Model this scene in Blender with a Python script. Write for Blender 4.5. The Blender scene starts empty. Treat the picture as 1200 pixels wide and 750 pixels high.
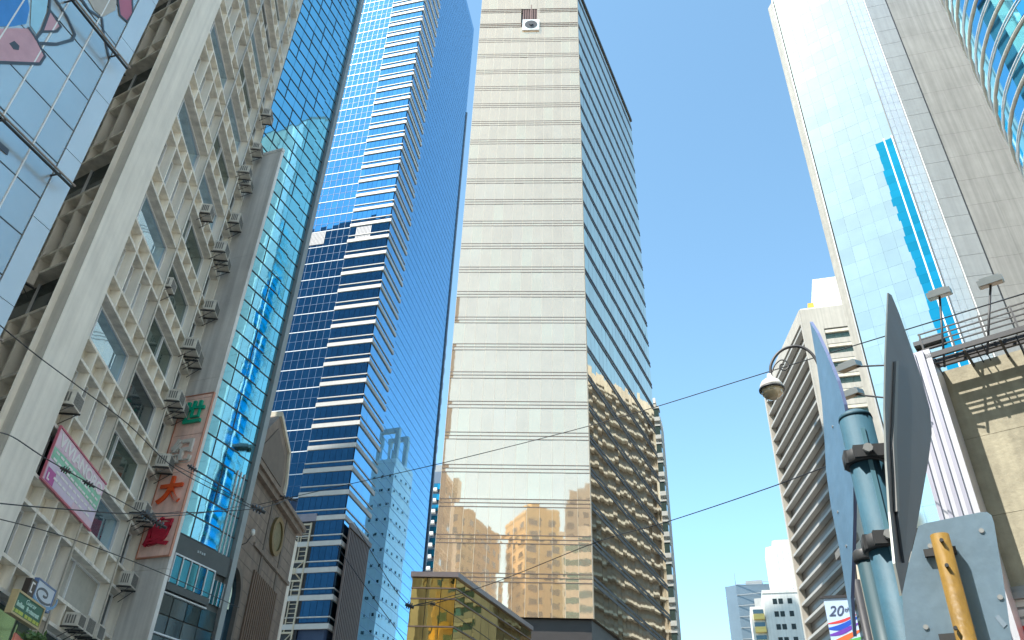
import bpy, math, random
from mathutils import Vector, Matrix
random.seed(7)
sc = bpy.context.scene
COL = sc.collection
R = math.radians
H = 1.6                                   # camera height above the street; heights below are given from the camera

# ------------------------------------------------------------------ camera (from the vanishing points of the photograph)
FPX = 933.0
up_c = Vector((50, 1360, -FPX)).normalized()
fw_c = Vector((0, 0, -1)); fw_c = (fw_c - fw_c.dot(up_c) * up_c).normalized()
rt_c = fw_c.cross(up_c)
CW = Matrix((rt_c, fw_c, up_c))           # camera space -> world
def ray(u, v):
    return (CW @ Vector((u - 600, 375 - v, -FPX))).normalized()
def at(u, v, D):                          # the point at horizontal distance D seen along a line of sight (z from the camera)
    d = ray(u, v); k = D / math.hypot(d.x, d.y)
    return d * k
cam_d = bpy.data.cameras.new('camera'); cam = bpy.data.objects.new('camera', cam_d); COL.objects.link(cam)
cam.matrix_world = Matrix.Translation((0, 0, H)) @ CW.to_4x4()
cam_d.sensor_width = 36; cam_d.lens = FPX / 1200 * 36; cam_d.clip_start = .05; cam_d.clip_end = 9000
sc.camera = cam

# ------------------------------------------------------------------ light
SUN_AZ, SUN_EL = 241, 57
w = bpy.data.worlds.new('World'); sc.world = w; w.use_nodes = True
nt = w.node_tree; nt.nodes.clear()
sky = nt.nodes.new('ShaderNodeTexSky'); sky.sky_type = 'NISHITA'; sky.sun_disc = False
sky.sun_elevation = R(SUN_EL); sky.sun_rotation = R(SUN_AZ)
sky.air_density = .7; sky.dust_density = .3; sky.ozone_density = 1.0; sky.altitude = 0
bg = nt.nodes.new('ShaderNodeBackground'); bg.inputs['Strength'].default_value = .125
wo = nt.nodes.new('ShaderNodeOutputWorld')
tn = nt.nodes.new('ShaderNodeVectorMath'); tn.operation = 'MULTIPLY'; tn.inputs[1].default_value = (.92, 1.105, .95)   # white balance of the photograph
nt.links.new(sky.outputs[0], tn.inputs[0]); nt.links.new(tn.outputs[0], bg.inputs[0]); nt.links.new(bg.outputs[0], wo.inputs[0])
sl = bpy.data.lights.new('sun', 'SUN'); sl.energy = 2.7; sl.angle = R(.5); sl.color = (1, .95, .86)
so = bpy.data.objects.new('sun', sl); COL.objects.link(so)
sd = Vector((math.sin(R(SUN_AZ)) * math.cos(R(SUN_EL)), math.cos(R(SUN_AZ)) * math.cos(R(SUN_EL)), math.sin(R(SUN_EL))))
so.rotation_euler = sd.to_track_quat('Z', 'Y').to_euler(); so.location = (0, 0, 300)
sc.view_settings.view_transform = 'Standard'; sc.view_settings.look = 'None'
sc.view_settings.exposure = 1.92; sc.view_settings.gamma = 1
sc.render.engine = 'CYCLES'
try:
    sc.cycles.max_bounces = 10; sc.cycles.glossy_bounces = 6; sc.cycles.diffuse_bounces = 5
    sc.cycles.caustics_reflective = False; sc.cycles.caustics_refractive = False
    sc.cycles.use_denoising = True; sc.cycles.sample_clamp_indirect = 4
except Exception: pass

# ------------------------------------------------------------------ materials
MATS = {}
def mat(name, rgb, rough=.6, metal=0., var=.12, scale=1.2, bump=0., bscale=8., streak=0., alpha=1., spec=.5, coat=0.):
    if name in MATS: return MATS[name]
    m = bpy.data.materials.new(name); m.use_nodes = True; n = m.node_tree.nodes; l = m.node_tree.links
    b = n['Principled BSDF']; b.inputs['Roughness'].default_value = rough; b.inputs['Metallic'].default_value = metal
    b.inputs['Specular IOR Level'].default_value = spec; b.inputs['Coat Weight'].default_value = coat
    c = (rgb[0], rgb[1], rgb[2], 1); b.inputs['Base Color'].default_value = c
    tc = n.new('ShaderNodeTexCoord')
    if var > 0 or streak > 0:
        no = n.new('ShaderNodeTexNoise'); no.inputs['Scale'].default_value = scale; no.inputs['Detail'].default_value = 8; no.inputs['Roughness'].default_value = .65
        l.new(tc.outputs['Object'], no.inputs['Vector'])
        r = n.new('ShaderNodeMapRange'); r.inputs['From Min'].default_value = .3; r.inputs['From Max'].default_value = .7
        r.inputs['To Min'].default_value = 1 - var; r.inputs['To Max'].default_value = 1 + var
        l.new(no.outputs['Fac'], r.inputs['Value'])
        fac = r.outputs['Result']
        if streak > 0:                      # rain streaks: noise drawn out along the height of the wall
            mp = n.new('ShaderNodeMapping'); mp.inputs['Scale'].default_value = (2.6, 2.6, .09)
            l.new(tc.outputs['Object'], mp.inputs['Vector'])
            n2 = n.new('ShaderNodeTexNoise'); n2.inputs['Scale'].default_value = 1.0; n2.inputs['Detail'].default_value = 6
            l.new(mp.outputs[0], n2.inputs['Vector'])
            r2 = n.new('ShaderNodeMapRange'); r2.inputs['From Min'].default_value = .35; r2.inputs['From Max'].default_value = .65
            r2.inputs['To Min'].default_value = 1 - streak; r2.inputs['To Max'].default_value = 1 + streak * .5
            l.new(n2.outputs['Fac'], r2.inputs['Value'])
            mu = n.new('ShaderNodeMath'); mu.operation = 'MULTIPLY'; l.new(fac, mu.inputs[0]); l.new(r2.outputs[0], mu.inputs[1]); fac = mu.outputs[0]
        mx = n.new('ShaderNodeVectorMath'); mx.operation = 'SCALE'; mx.inputs[0].default_value = rgb
        l.new(fac, mx.inputs['Scale']); l.new(mx.outputs[0], b.inputs['Base Color'])
    if bump > 0:
        nb = n.new('ShaderNodeTexNoise'); nb.inputs['Scale'].default_value = bscale; nb.inputs['Detail'].default_value = 3
        l.new(tc.outputs['Object'], nb.inputs['Vector'])
        bp = n.new('ShaderNodeBump'); bp.inputs['Strength'].default_value = bump; bp.inputs['Distance'].default_value = .1
        l.new(nb.outputs['Fac'], bp.inputs['Height']); l.new(bp.outputs[0], b.inputs['Normal'])
    MATS[name] = m
    return m
def glasses(name, tint, rough=.03, metal=1., wave=.02, wscale=.35, spec=.5, spread=.06):
    rs = random.Random(name); out = []
    for k, v in enumerate((0, spread, -spread, spread * .5)):
        out.append(mat(name + ' %d' % k, tuple(min(1, c * (1 + v) * (1 + rs.uniform(-.01, .01))) for c in tint), rough + .004 * k, metal, var=.05, scale=.4, bump=wave, bscale=wscale, spec=spec))
    return out
def glass(name, tint, rough=.03, metal=1., wave=.02, wscale=.35, spec=.5):      # coated facade glass: a tinted mirror that ripples a little
    return mat(name, tint, rough, metal, var=.05, scale=.4, bump=wave, bscale=wscale, spec=spec)

cream = mat('cream render', (.82, .775, .69), .7, var=.12, scale=.9, streak=.2, bump=.05)
cream_pale = mat('pale cream', (.83, .79, .71), .7, var=.08, scale=.7, streak=.10, bump=.05)
beige = mat('beige panel', (.64, .58, .47), .7, var=.14, scale=1.1, streak=.1)
concrete = mat('grey concrete', (.66, .65, .63), .75, var=.12, scale=.5, streak=.22, bump=.08)
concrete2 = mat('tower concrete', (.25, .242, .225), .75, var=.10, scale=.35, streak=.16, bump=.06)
olive_wall = mat('weathered wall', (.33, .30, .22), .85, var=.2, scale=1.6, streak=.16, bump=.15)
dark = mat('dark metal', (.035, .037, .04), .5, var=.1)
darkgrey = mat('dark grey cladding', (.07, .072, .07), .5, var=.12)
midgrey = mat('grey metal', (.28, .29, .29), .5, metal=.3, var=.08)
whitem = mat('white paint', (.72, .71, .68), .5, var=.06, scale=1.5, streak=.06)
band_m = mat('cream band', (.46, .44, .41), .5, var=.05, scale=.5, streak=.04)
mull_white = mat('white mullion', (.72, .75, .78), .4, var=.04)
stone = mat('brown stone', (.21, .165, .135), .7, var=.22, scale=1.2, streak=.2, bump=.1)
stone_dark = mat('dark brown stone', (.12, .10, .085), .65, var=.18, scale=1.2)
brown = mat('brown cladding', (.17, .125, .11), .55, var=.1)
pinkboard = mat('salmon sign board', (.90, .62, .54), .6, var=.14, scale=2, streak=.16)
tealg = glasses('teal glass', (.30, .72, .88), .02, wave=.02, wscale=.5)
teal_dim = glass('dim teal glass', (.05, .22, .28), .04)
navyg = glasses('navy glass', (.085, .29, .52), .02, wave=.015, wscale=.4)
blueg = glasses('blue glass', (.18, .48, .72), .02, wave=.006, wscale=.2, spread=.03)
goldg = glasses('gold glass', (1.0, .69, .455), .02, metal=.78, wave=.03, wscale=.45, spec=.2, spread=.035)
bronzeg = glasses('bronze glass', (.98, .84, .60), .02, wave=.035, wscale=.6)
cyang = glasses('pale cyan glass', (.66, .63, .52), .06, wave=.01, wscale=.3)
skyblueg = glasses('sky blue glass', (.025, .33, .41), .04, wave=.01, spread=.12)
silverg = glass('silver tile', (.70, .71, .70), .32, metal=.55, wave=.25, wscale=1.2)
printg = glass('printed glass', (.55, .56, .56), .25, metal=.55, wave=.03, wscale=.5)
paleclad = mat('pale blue cladding', (.60, .65, .69), .3, metal=.35, var=.05, scale=.6)
wing = glass('window glass', (.40, .62, .78), .03, metal=.85, wave=.03, wscale=.7)
wingreen = glass('green window glass', (.13, .19, .17), .06, metal=.7, wave=.03, wscale=.7)
windark = glass('dark window glass', (.07, .10, .11), .06, metal=.6, wave=.03, wscale=.7)
acm = mat('aged white plastic', (.62, .59, .53), .5, var=.15, scale=4, streak=.2)
grille = mat('grille grey', (.16, .16, .15), .6)
asphalt = mat('asphalt', (.06, .06, .06), .9, var=.2, scale=3)
paving = mat('paving', (.42, .41, .38), .85, var=.12, scale=2)
signback = mat('sign back aluminium', (.20, .29, .37), .38, metal=.5, var=.2, scale=4, streak=.12, bump=.03, bscale=14)
signlight = mat('sign back pale', (.17, .33, .50), .36, metal=.4, var=.14, scale=4, bump=.03, bscale=10)
signdark = mat('sign back slate', (.05, .055, .066), .55, metal=.0, var=.14, scale=4)
poleblue = mat('blue grey pole paint', (.026, .088, .13), .62, var=.14, scale=6, bump=.04, bscale=30)
yellowp = mat('chipped yellow paint', (.17, .095, .008), .5, var=.32, scale=9, bump=.1, bscale=30)
wire_m = mat('black wire', (.015, .016, .02), .5, var=0)
red_m = mat('red paint', (.72, .03, .03), .4, var=.05)

# ------------------------------------------------------------------ frames and mesh builder
class Fr:                                  # a facade: s runs left to right seen from outside, o outwards, z up (from the camera's height)
    def __init__(s, x, y, az):
        a = R(az); s.p = Vector((x, y)); s.d = Vector((math.sin(a), math.cos(a))); s.n = Vector((s.d.y, -s.d.x)); s.az = az
    def pt(s, a, o, z):
        q = s.p + s.d * a + s.n * o; return Vector((q.x, q.y, z + H))
    def shift(s, a, o, az=None):
        q = s.p + s.d * a + s.n * o; return Fr(q.x, q.y, s.az if az is None else az)
    def sz(s, u, v):
        r = ray(u, v); t = s.p.dot(s.n) / Vector((r.x, r.y)).dot(s.n); q = r * t
        return (Vector((q.x, q.y)) - s.p).dot(s.d), q.z
def FA(u, v, D, az):
    p = at(u, v, D); return Fr(p.x, p.y, az)

class MB:
    def __init__(s): s.v = []; s.f = []; s.m = []; s.sm = []
    def face(s, pts, mi=0, smooth=False):
        k = len(s.v); s.v += [Vector(p) for p in pts]; s.f.append(tuple(range(k, k + len(pts)))); s.m.append(mi); s.sm.append(smooth)
    def hexa(s, p, mi=0):                  # 8 corners: bottom 0-3, top 4-7 (counter-clockwise from above)
        k = len(s.v); s.v += [Vector(q) for q in p]
        for f in ((3, 2, 1, 0), (4, 5, 6, 7), (0, 1, 5, 4), (1, 2, 6, 5), (2, 3, 7, 6), (3, 0, 4, 7)):
            s.f.append(tuple(k + i for i in f)); s.m.append(mi); s.sm.append(False)
    def box(s, F, s0, s1, o0, o1, z0, z1, mi=0):
        s.hexa([F.pt(s0, o1, z0), F.pt(s1, o1, z0), F.pt(s1, o0, z0), F.pt(s0, o0, z0),
                F.pt(s0, o1, z1), F.pt(s1, o1, z1), F.pt(s1, o0, z1), F.pt(s0, o0, z1)], mi)
    def prism(s, pts, z0, z1, mi=0):       # pts: ground plan (x, y), counter-clockwise from above
        a = sum(pts[i][0] * pts[(i + 1) % len(pts)][1] - pts[(i + 1) % len(pts)][0] * pts[i][1] for i in range(len(pts)))
        if a < 0: pts = pts[::-1]
        n = len(pts); k = len(s.v)
        s.v += [Vector((p[0], p[1], z0 + H)) for p in pts] + [Vector((p[0], p[1], z1 + H)) for p in pts]
        for i in range(n):
            j = (i + 1) % n; s.f.append((k + i, k + j, k + n + j, k + n + i)); s.m.append(mi); s.sm.append(False)
        s.f.append(tuple(k + n + i for i in range(n))); s.m.append(mi); s.sm.append(False)
        s.f.append(tuple(k + i for i in reversed(range(n)))); s.m.append(mi); s.sm.append(False)
    def plate(s, F, poly, o0, o1, mi=0, edge=None):   # an outline in the facade's plane with a thickness
        a = sum(poly[i][0] * poly[(i + 1) % len(poly)][1] - poly[(i + 1) % len(poly)][0] * poly[i][1] for i in range(len(poly)))
        if a < 0: poly = poly[::-1]
        n = len(poly); k = len(s.v); e = mi if edge is None else edge
        s.v += [F.pt(p[0], o1, p[1]) for p in poly] + [F.pt(p[0], o0, p[1]) for p in poly]
        s.f.append(tuple(k + i for i in range(n))); s.m.append(mi); s.sm.append(False)
        s.f.append(tuple(k + n + i for i in reversed(range(n)))); s.m.append(mi); s.sm.append(False)
        for i in range(n):
            j = (i + 1) % n; s.f.append((k + i, k + n + i, k + n + j, k + j)); s.m.append(e); s.sm.append(False)
    nv = 1
    def pane(s, F, s0, s1, z0, z1, o, tilt=.003, mi=0):   # one sheet of glass, set a hair out of true as real ones are
        if s.nv > 1: mi = random.choices(range(s.nv), (6, 2, 2, 1)[:s.nv])[0]
        gx, gz = random.gauss(0, tilt), random.gauss(0, tilt); a, b = (s1 - s0) / 2, (z1 - z0) / 2
        s.face([F.pt(s0, o - gx * a - gz * b, z0), F.pt(s1, o + gx * a - gz * b, z0), F.pt(s1, o + gx * a + gz * b, z1), F.pt(s0, o - gx * a + gz * b, z1)], mi)
    def grid(s, F, S, Z, o, gap=.03, tilt=.003, mi=0):
        for i in range(len(S) - 1):
            for j in range(len(Z) - 1):
                s.pane(F, S[i] + gap, S[i + 1] - gap, Z[j] + gap, Z[j + 1] - gap, o, tilt, mi)
    def tube(s, p0, p1, r, n=8, mi=0, r1=None, cap=True):
        p0, p1 = Vector(p0), Vector(p1); d = (p1 - p0).normalized(); u = d.orthogonal().normalized(); v = d.cross(u)
        r1 = r if r1 is None else r1; k = len(s.v)
        for p, q in ((p0, r), (p1, r1)):
            for i in range(n):
                t = 2 * math.pi * i / n; s.v.append(p + (u * math.cos(t) + v * math.sin(t)) * q)
        for i in range(n):
            j = (i + 1) % n; s.f.append((k + i, k + j, k + n + j, k + n + i)); s.m.append(mi); s.sm.append(True)
        if cap:
            s.f.append(tuple(k + n + i for i in range(n))); s.m.append(mi); s.sm.append(False)
            s.f.append(tuple(k + i for i in reversed(range(n)))); s.m.append(mi); s.sm.append(False)
    def path(s, pts, r, n=6, mi=0):
        pts = [Vector(p) for p in pts]; k = len(s.v); u = None
        for i, p in enumerate(pts):
            d = (pts[min(i + 1, len(pts) - 1)] - pts[max(i - 1, 0)]).normalized()
            u = d.orthogonal().normalized() if u is None else (u - u.dot(d) * d).normalized()
            v = d.cross(u)
            for q in range(n):
                t = 2 * math.pi * q / n; s.v.append(p + (u * math.cos(t) + v * math.sin(t)) * r)
        for i in range(len(pts) - 1):
            for q in range(n):
                j = (q + 1) % n; a = k + i * n
                s.f.append((a + q, a + j, a + n + j, a + n + q)); s.m.append(mi); s.sm.append(True)
    def lathe(s, c, prof, n=20, mi=0, smooth=True):       # prof: (radius, z) going up
        c = Vector(c); k = len(s.v)
        for r, z in prof:
            for i in range(n):
                t = 2 * math.pi * i / n; s.v.append(c + Vector((r * math.cos(t), r * math.sin(t), z)))
        for a in range(len(prof) - 1):
            for i in range(n):
                j = (i + 1) % n; b = k + a * n
                s.f.append((b + i, b + j, b + n + j, b + n + i)); s.m.append(mi); s.sm.append(smooth)
        s.f.append(tuple(k + i for i in reversed(range(n)))); s.m.append(mi); s.sm.append(False)
        b = k + (len(prof) - 1) * n; s.f.append(tuple(b + i for i in range(n))); s.m.append(mi); s.sm.append(False)
    def text(s, F, txt, sc_, zc, o, size, depth=.02, mi=0, bold=0., italic=0., sx=1., slope=0.):
        cu = bpy.data.curves.new('lettering', 'FONT'); cu.body = txt; cu.size = size; cu.extrude = depth / 2; cu.offset = bold; cu.shear = italic
        cu.align_x = 'CENTER'; cu.align_y = 'CENTER'
        ob = bpy.data.objects.new('lettering', cu); COL.objects.link(ob)
        dg = bpy.context.evaluated_depsgraph_get(); me = ob.evaluated_get(dg).to_mesh()
        k = len(s.v)
        for q in me.vertices:
            x, y, z = q.co; x *= sx
            s.v.append(F.pt(sc_ + x, o + z + depth / 2, zc + y + slope * x))
        for p in me.polygons:
            s.f.append(tuple(k + i for i in p.vertices)); s.m.append(mi); s.sm.append(False)
        ob.evaluated_get(dg).to_mesh_clear(); bpy.data.objects.remove(ob); bpy.data.curves.remove(cu)
    def build(s, name, mats, parent=None, loc=None):
        if not isinstance(mats, (list, tuple)): mats = [mats]
        me = bpy.data.meshes.new(name)
        if parent is not None:
            r = parent
            while r.parent: r = r.parent
            inv = (Matrix.Translation(r.location) @ r.rotation_euler.to_matrix().to_4x4()).inverted()
        else:
            if loc is None:
                xs = [p.x for p in s.v]; ys = [p.y for p in s.v]; loc = Vector(((min(xs) + max(xs)) / 2, (min(ys) + max(ys)) / 2, min(p.z for p in s.v)))
            inv = Matrix.Translation(-Vector(loc))
        me.from_pydata([inv @ p for p in s.v], [], s.f)
        for m in mats: me.materials.append(m)
        me.polygons.foreach_set('material_index', s.m); me.polygons.foreach_set('use_smooth', s.sm); me.update()
        o = bpy.data.objects.new(name, me); COL.objects.link(o)
        if parent is not None: o.parent = parent
        else: o.location = loc
        return o
def tag(o, label, cat, group=None):
    o['label'] = label; o['category'] = cat
    if group: o['group'] = group
    return o
def thing(name, label, cat, loc, group=None, rz=0.):
    o = bpy.data.objects.new(name, None); COL.objects.link(o); o.location = loc; o.rotation_euler = (0, 0, rz); o.empty_display_size = .5
    return tag(o, label, cat, group)
def base(F, s=0, o=0): q = F.pt(s, o, 0); return (q.x, q.y, 0)
def dup(root, loc, rz, label):
    r = root.copy(); COL.objects.link(r); r.location = loc; r.rotation_euler = (0, 0, rz); r['label'] = label
    for ch in list(root.children):
        c = ch.copy(); COL.objects.link(c); c.parent = r
        for g in list(ch.children):
            d = g.copy(); COL.objects.link(d); d.parent = c
    return r
def quick(name, mats, parent, fn):
    m = MB()
    if isinstance(mats, list) and len(mats) == 4 and 'glass' in mats[0].name: m.nv = 4
    fn(m); return m.build(name, mats, parent)
def frange(a, b, st):
    n = max(1, round((b - a) / st)); return [a + (b - a) * i / n for i in range(n + 1)]

# ------------------------------------------------------------------ ground
def sheet(name, pts, z, m):
    b = MB(); b.face([(p[0], p[1], z) for p in pts]); o = b.build(name, m, loc=(0, 0, 0)); o['kind'] = 'structure'
sheet('ground', [(-4000, -4000), (4000, -4000), (4000, 4000), (-4000, 4000)], -.02, paving)
rd = Fr(-4, -120, 4)
sheet('road', [tuple(rd.pt(s, o, 0)[:2]) for s, o in ((0, -7.5), (0, 7.5), (320, 7.5), (320, -7.5))], 0.0, asphalt)
for sg in (-1, 1):
    b = MB(); a, c = sorted((sg * 7.5, sg * 10.5)); b.box(rd, 0, 320, a, c, -H - .02, -H + .13); o = b.build('pavement', paving, loc=(0, 0, 0)); o['kind'] = 'structure'

# ================================================================== LEFT: glass block with the mural
FM = FA(67, 250, 24, 16.5)
mural = thing('mural_building', 'pale blue glass building at top left with a painted mural across its panels', 'building', base(FM))
quick('wall', concrete, mural, lambda m: m.prism([FM.pt(a, o, 0)[:2] for a, o in ((-30, -.12), (-.02, -.12), (-.02, -8), (-30, -8))], -H, 42))
def f(m):
    m.grid(FM, [-29.7, -27.4, -25.1, -22.8, -20.5, -18.2, -15.9, -13.6, -11.3, -9.0, -7.2, -5.6, -4.1, -2.9, -1.72, -.72], frange(-1.4, 42, 1.48), 0, .018, .0035)
quick('glass_skin', printg, mural, f)
quick('corner_panel', paleclad, mural, lambda m: [m.box(FM, -.71, 0, -.11, .04, a + .012, b - .012) for a, b in zip(frange(-H, 42, 3.0), frange(-H, 42, 3.0)[1:])])
quick('mullion', mull_white, mural, lambda m: [m.box(FM, x - .022, x + .022, -.05, .03, -1.4, 42) for x in (-1.72, -2.9, -4.1, -5.6, -7.2)])
quick('joint', dark, mural, lambda m: [m.box(FM, -30, -.73, -.05, .012, z - .018, z + .018) for z in frange(-1.4, 42, 1.48)])
for z in (11.6, 17.5, 23.35, 29.2):
    r_ = quick('rail', mat('tan rail', (.40, .33, .29), .45, metal=.2), mural, lambda m: m.tube(FM.pt(-30, .42, z), FM.pt(-.15, .42, z), .035, 8))
    quick('bracket', dark, r_, lambda m: [m.box(FM, x - .02, x + .02, .0, .4, z - .03, z + .03) for x in (-.75, -3, -6, -9, -12, -15)] + [m.box(FM, -29, -.2, .32, .40, z - .1, z - .05)])
mu_pink = mat('mural pink', (.52, .30, .36), .35, var=.1, scale=2); mu_blue = mat('mural blue', (.05, .22, .60), .3, var=.1, scale=2)
mu_pale = mat('mural pale blue', (.30, .58, .78), .3, var=.06, scale=2); mu_tan = mat('mural tan', (.42, .38, .34), .35, var=.1, scale=2)
mu_line = mat('mural outline', (.06, .075, .10), .4, var=.1); mu_red = mat('mural rose', (.42, .12, .18), .35, var=.1)
def ms(p): return [FM.sz(u, v) for u, v in p]
def ribbon(m, pts, wd, o, mi):
    q = ms(pts)
    for i in range(len(q) - 1):
        dx, dz = q[i + 1][0] - q[i][0], q[i + 1][1] - q[i][1]; L = math.hypot(dx, dz) or 1; nx, nz = -dz / L * wd / 2, dx / L * wd / 2
        ex, ez = dx / L * wd * .3, dz / L * wd * .3
        m.plate(FM, [(q[i][0] + nx - ex, q[i][1] + nz - ez), (q[i][0] - nx - ex, q[i][1] - nz - ez), (q[i + 1][0] - nx + ex, q[i + 1][1] - nz + ez), (q[i + 1][0] + nx + ex, q[i + 1][1] + nz + ez)], o - .004 + .0003 * i, o + .0003 * i, mi)
for mm, pts in ((mu_pink, [(-6, 34), (20, 33), (34, 34), (41, 44), (51, 64), (46, 74), (20, 73), (-6, 72)]), (mu_blue, [(-6, -8), (30, -8), (34, 10), (30, 28), (14, 31), (-6, 31)]),
                (mu_pale, [(37, -8), (57, -8), (53, 16), (42, 40), (35, 30)]), (mu_pink, [(58, 14), (69, 31), (62, 36), (50, 36)]),
                (mu_tan, [(100, -6), (136, -6), (135, 12), (120, 20), (110, 12)]), (mu_red, [(137, -6), (153, -6), (154, 16), (148, 24), (140, 17)])):
    quick('mural_patch', mm, mural, lambda m: m.plate(FM, ms(pts), .016, .024))
for pts, wd in (([(-6, 73), (20, 74), (46, 75), (52, 66), (42, 46), (33, 33)], .09), ([(58, -6), (57, 14), (49, 36), (41, 46)], .09), ([(61, -6), (78, 20), (87, 40), (84, 47), (66, 52), (47, 51)], .10),
                ([(50, 37), (66, 37), (71, 31), (58, 12)], .07), ([(92, -6), (104, 12), (119, 22), (121, 40), (126, 62), (134, 88)], .09), ([(137, -4), (140, 18), (149, 26), (155, 16), (154, -6)], .08)):
    quick('mural_outline', mu_line, mural, lambda m: ribbon(m, pts, wd, .032, 0))
def blob(a, z, ra, rz, n=16, ph=0.): return [(a + ra * math.cos(2 * math.pi * k / n + ph) * (1 + .12 * math.sin(3 * k)), z + rz * math.sin(2 * math.pi * k / n + ph)) for k in range(n)]
for q, (mm, a, z, ra, rz) in enumerate(((mu_pale, -8.2, 22.4, 1.6, 2.0), (mu_blue, -9.8, 26.5, 1.9, 1.4), (mu_pink, -12.2, 21.6, 1.5, 1.9), (mu_tan, -13.4, 26.0, 1.3, 1.7), (mu_red, -6.6, 27.4, .9, 1.5), (mu_blue, -16.0, 23.0, 1.6, 2.4))):
    quick('mural_patch', mm, mural, lambda m: m.plate(FM, blob(a, z, ra, rz, 18, .3 * q), .016, .022))
    quick('mural_outline', mu_line, mural, lambda m: [m.plate(FM, [p0, p1, ((p1[0] - a) * .94 + a, (p1[1] - z) * .94 + z), ((p0[0] - a) * .94 + a, (p0[1] - z) * .94 + z)], .0225, .03) for o_ in (blob(a, z, ra, rz, 18, .3 * q),) for p0, p1 in zip(o_, o_[1:] + o_[:1])])
for pts in ([(10, 51), (16, 48), (22, 54), (21, 59), (15, 58)], [(-2, 165), (10, 176), (8, 182), (-4, 172)]):
    quick('mural_spot', mu_line, mural, lambda m: m.plate(FM, ms(pts), .016, .03))

# ================================================================== LEFT: concrete lattice building
FL = FA(110, 375, 29, -5.5)
FS = FL.shift(-2.3, 0, 120)               # its side wall, s from -9 to 0
latt = thing('lattice_building', 'cream concrete office building with a deep lattice of fins over its windows', 'building', base(FL))
D0 = -.55
quick('wall', cream, latt, lambda m: m.prism([FL.pt(-2.2, D0, 0)[:2], FL.pt(11.4, D0, 0)[:2], FL.pt(11.4, -14, 0)[:2], FL.pt(-8, -12, 0)[:2], FS.pt(-9, D0, 0)[:2], FS.pt(-.5, D0, 0)[:2]], -H, 56))
quick('corner_column', cream_pale, latt, lambda m: (m.prism([FL.pt(-2.3, .06, 0)[:2], FL.pt(0, .06, 0)[:2], FL.pt(0, -1.0, 0)[:2], FS.pt(-.75, -.8, 0)[:2], FS.pt(-.75, .05, 0)[:2]], -H, 56.5)))
upper_fins = []
rows = [.6, 3.6, 6.6, 9.25, 11.95, 14.6, 17.5, 20.4, 23.45, 26.55, 29.6, 32.6, 35.6, 38.6, 41.6, 44.6, 47.6, 50.6, 53.6]
SH = .88
def beam(m, z0, z1): m.box(FL, .02, 11.3, D0 + .02, 0, z0, z1)
for i, z in enumerate(rows):
    r_ = quick('lattice_band', cream, latt, lambda m: (m.box(FL, .01, 11.3, D0 + .01, 0, z - .06, z + .05), m.box(FL, .01, 11.3, D0 + .01, 0, z + SH - .06, z + SH + .05)))
    if i < 12:
        for k in range(1, 10): quick('fin', cream, r_, lambda m: m.box(FL, 1.17 * k, 1.17 * k + .09, D0 + .01, -.004, z + .05, z + SH - .06))
    else: upper_fins.append(z)
    quick('back_panel', beige, r_, lambda m: [m.box(FL, 1.17 * k + .1, 1.17 * k + 1.16, D0 + .01, D0 + .16, z + .055, z + SH - .065) for k in range(0, 9)])
    if i + 1 == len(rows): break
    a, b = z + SH + .05, rows[i + 1] - .06
    tall = i % 2 == 0                      # rows of narrow slots alternate with rows of wide windows
    gl = [wing, windark, wingreen, mat('drawn blind', (.42, .40, .35), .6, var=.1, scale=3, spec=.6)]
    def window(x0, x1, mi, split):
        w_ = quick('window', [mull_white], latt, lambda m: (m.box(FL, x0, x0 + .06, D0 + .02, D0 + .16, a, b), m.box(FL, x1 - .06, x1, D0 + .02, D0 + .16, a, b),
             m.box(FL, x0 + .06, x1 - .06, D0 + .02, D0 + .15, a, a + .06), m.box(FL, x0 + .06, x1 - .06, D0 + .02, D0 + .15, b - .06, b),
             m.box(FL, split - .035, split + .035, D0 + .02, D0 + .17, a + .06, b - .06)))
        quick('pane', gl[mi], w_, lambda m: (m.pane(FL, x0 + .06, split - .035, a + .06, b - .06, D0 + .08, .012), m.pane(FL, split + .035, x1 - .06, a + .06, b - .06, D0 + .08, .012)))
    fins = [4.72, 9.42]
    if tall:
        fins += [1.17, 2.34, 3.51]
        for k in range(4):
            x = 1.17 * k + (.02 if k == 0 else .09); window(x, 1.17 * k + 1.17, random.choice((0, 1, 1, 2, 3)), x + .38)
        window(4.81, 9.42, random.choice((1, 2, 2, 3)), random.choice((7.6, 6.4, 7.0)))
    else:
        window(.02, 4.72, 0 if i > 3 else 2, 1.0); window(4.81, 9.42, random.choice((0, 0, 1, 2)), 5.7)
    window(9.51, 11.25, 1, 10.4)
    for x in fins: quick('mullion_fin', cream_pale, latt, lambda m: m.box(FL, x, x + .09, D0 + .01, -.008, a, b))
uf = quick('upper_fins', cream, latt, lambda m: [m.box(FL, 1.17 * k, 1.17 * k + .09, D0 + .01, -.004, z + .05, z + SH - .06) for z in upper_fins for k in range(1, 10)]); uf['kind'] = 'stuff'
for x in (4.66, 9.36): quick('drain_pipe', acm, latt, lambda m: m.tube(FL.pt(x, .06, -H), FL.pt(x, .06, 50), .045, 8))
quick('end_pier', cream, latt, lambda m: m.box(FL, 11.3, 11.42, D0 + .01, .02, -H, 56))
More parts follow.
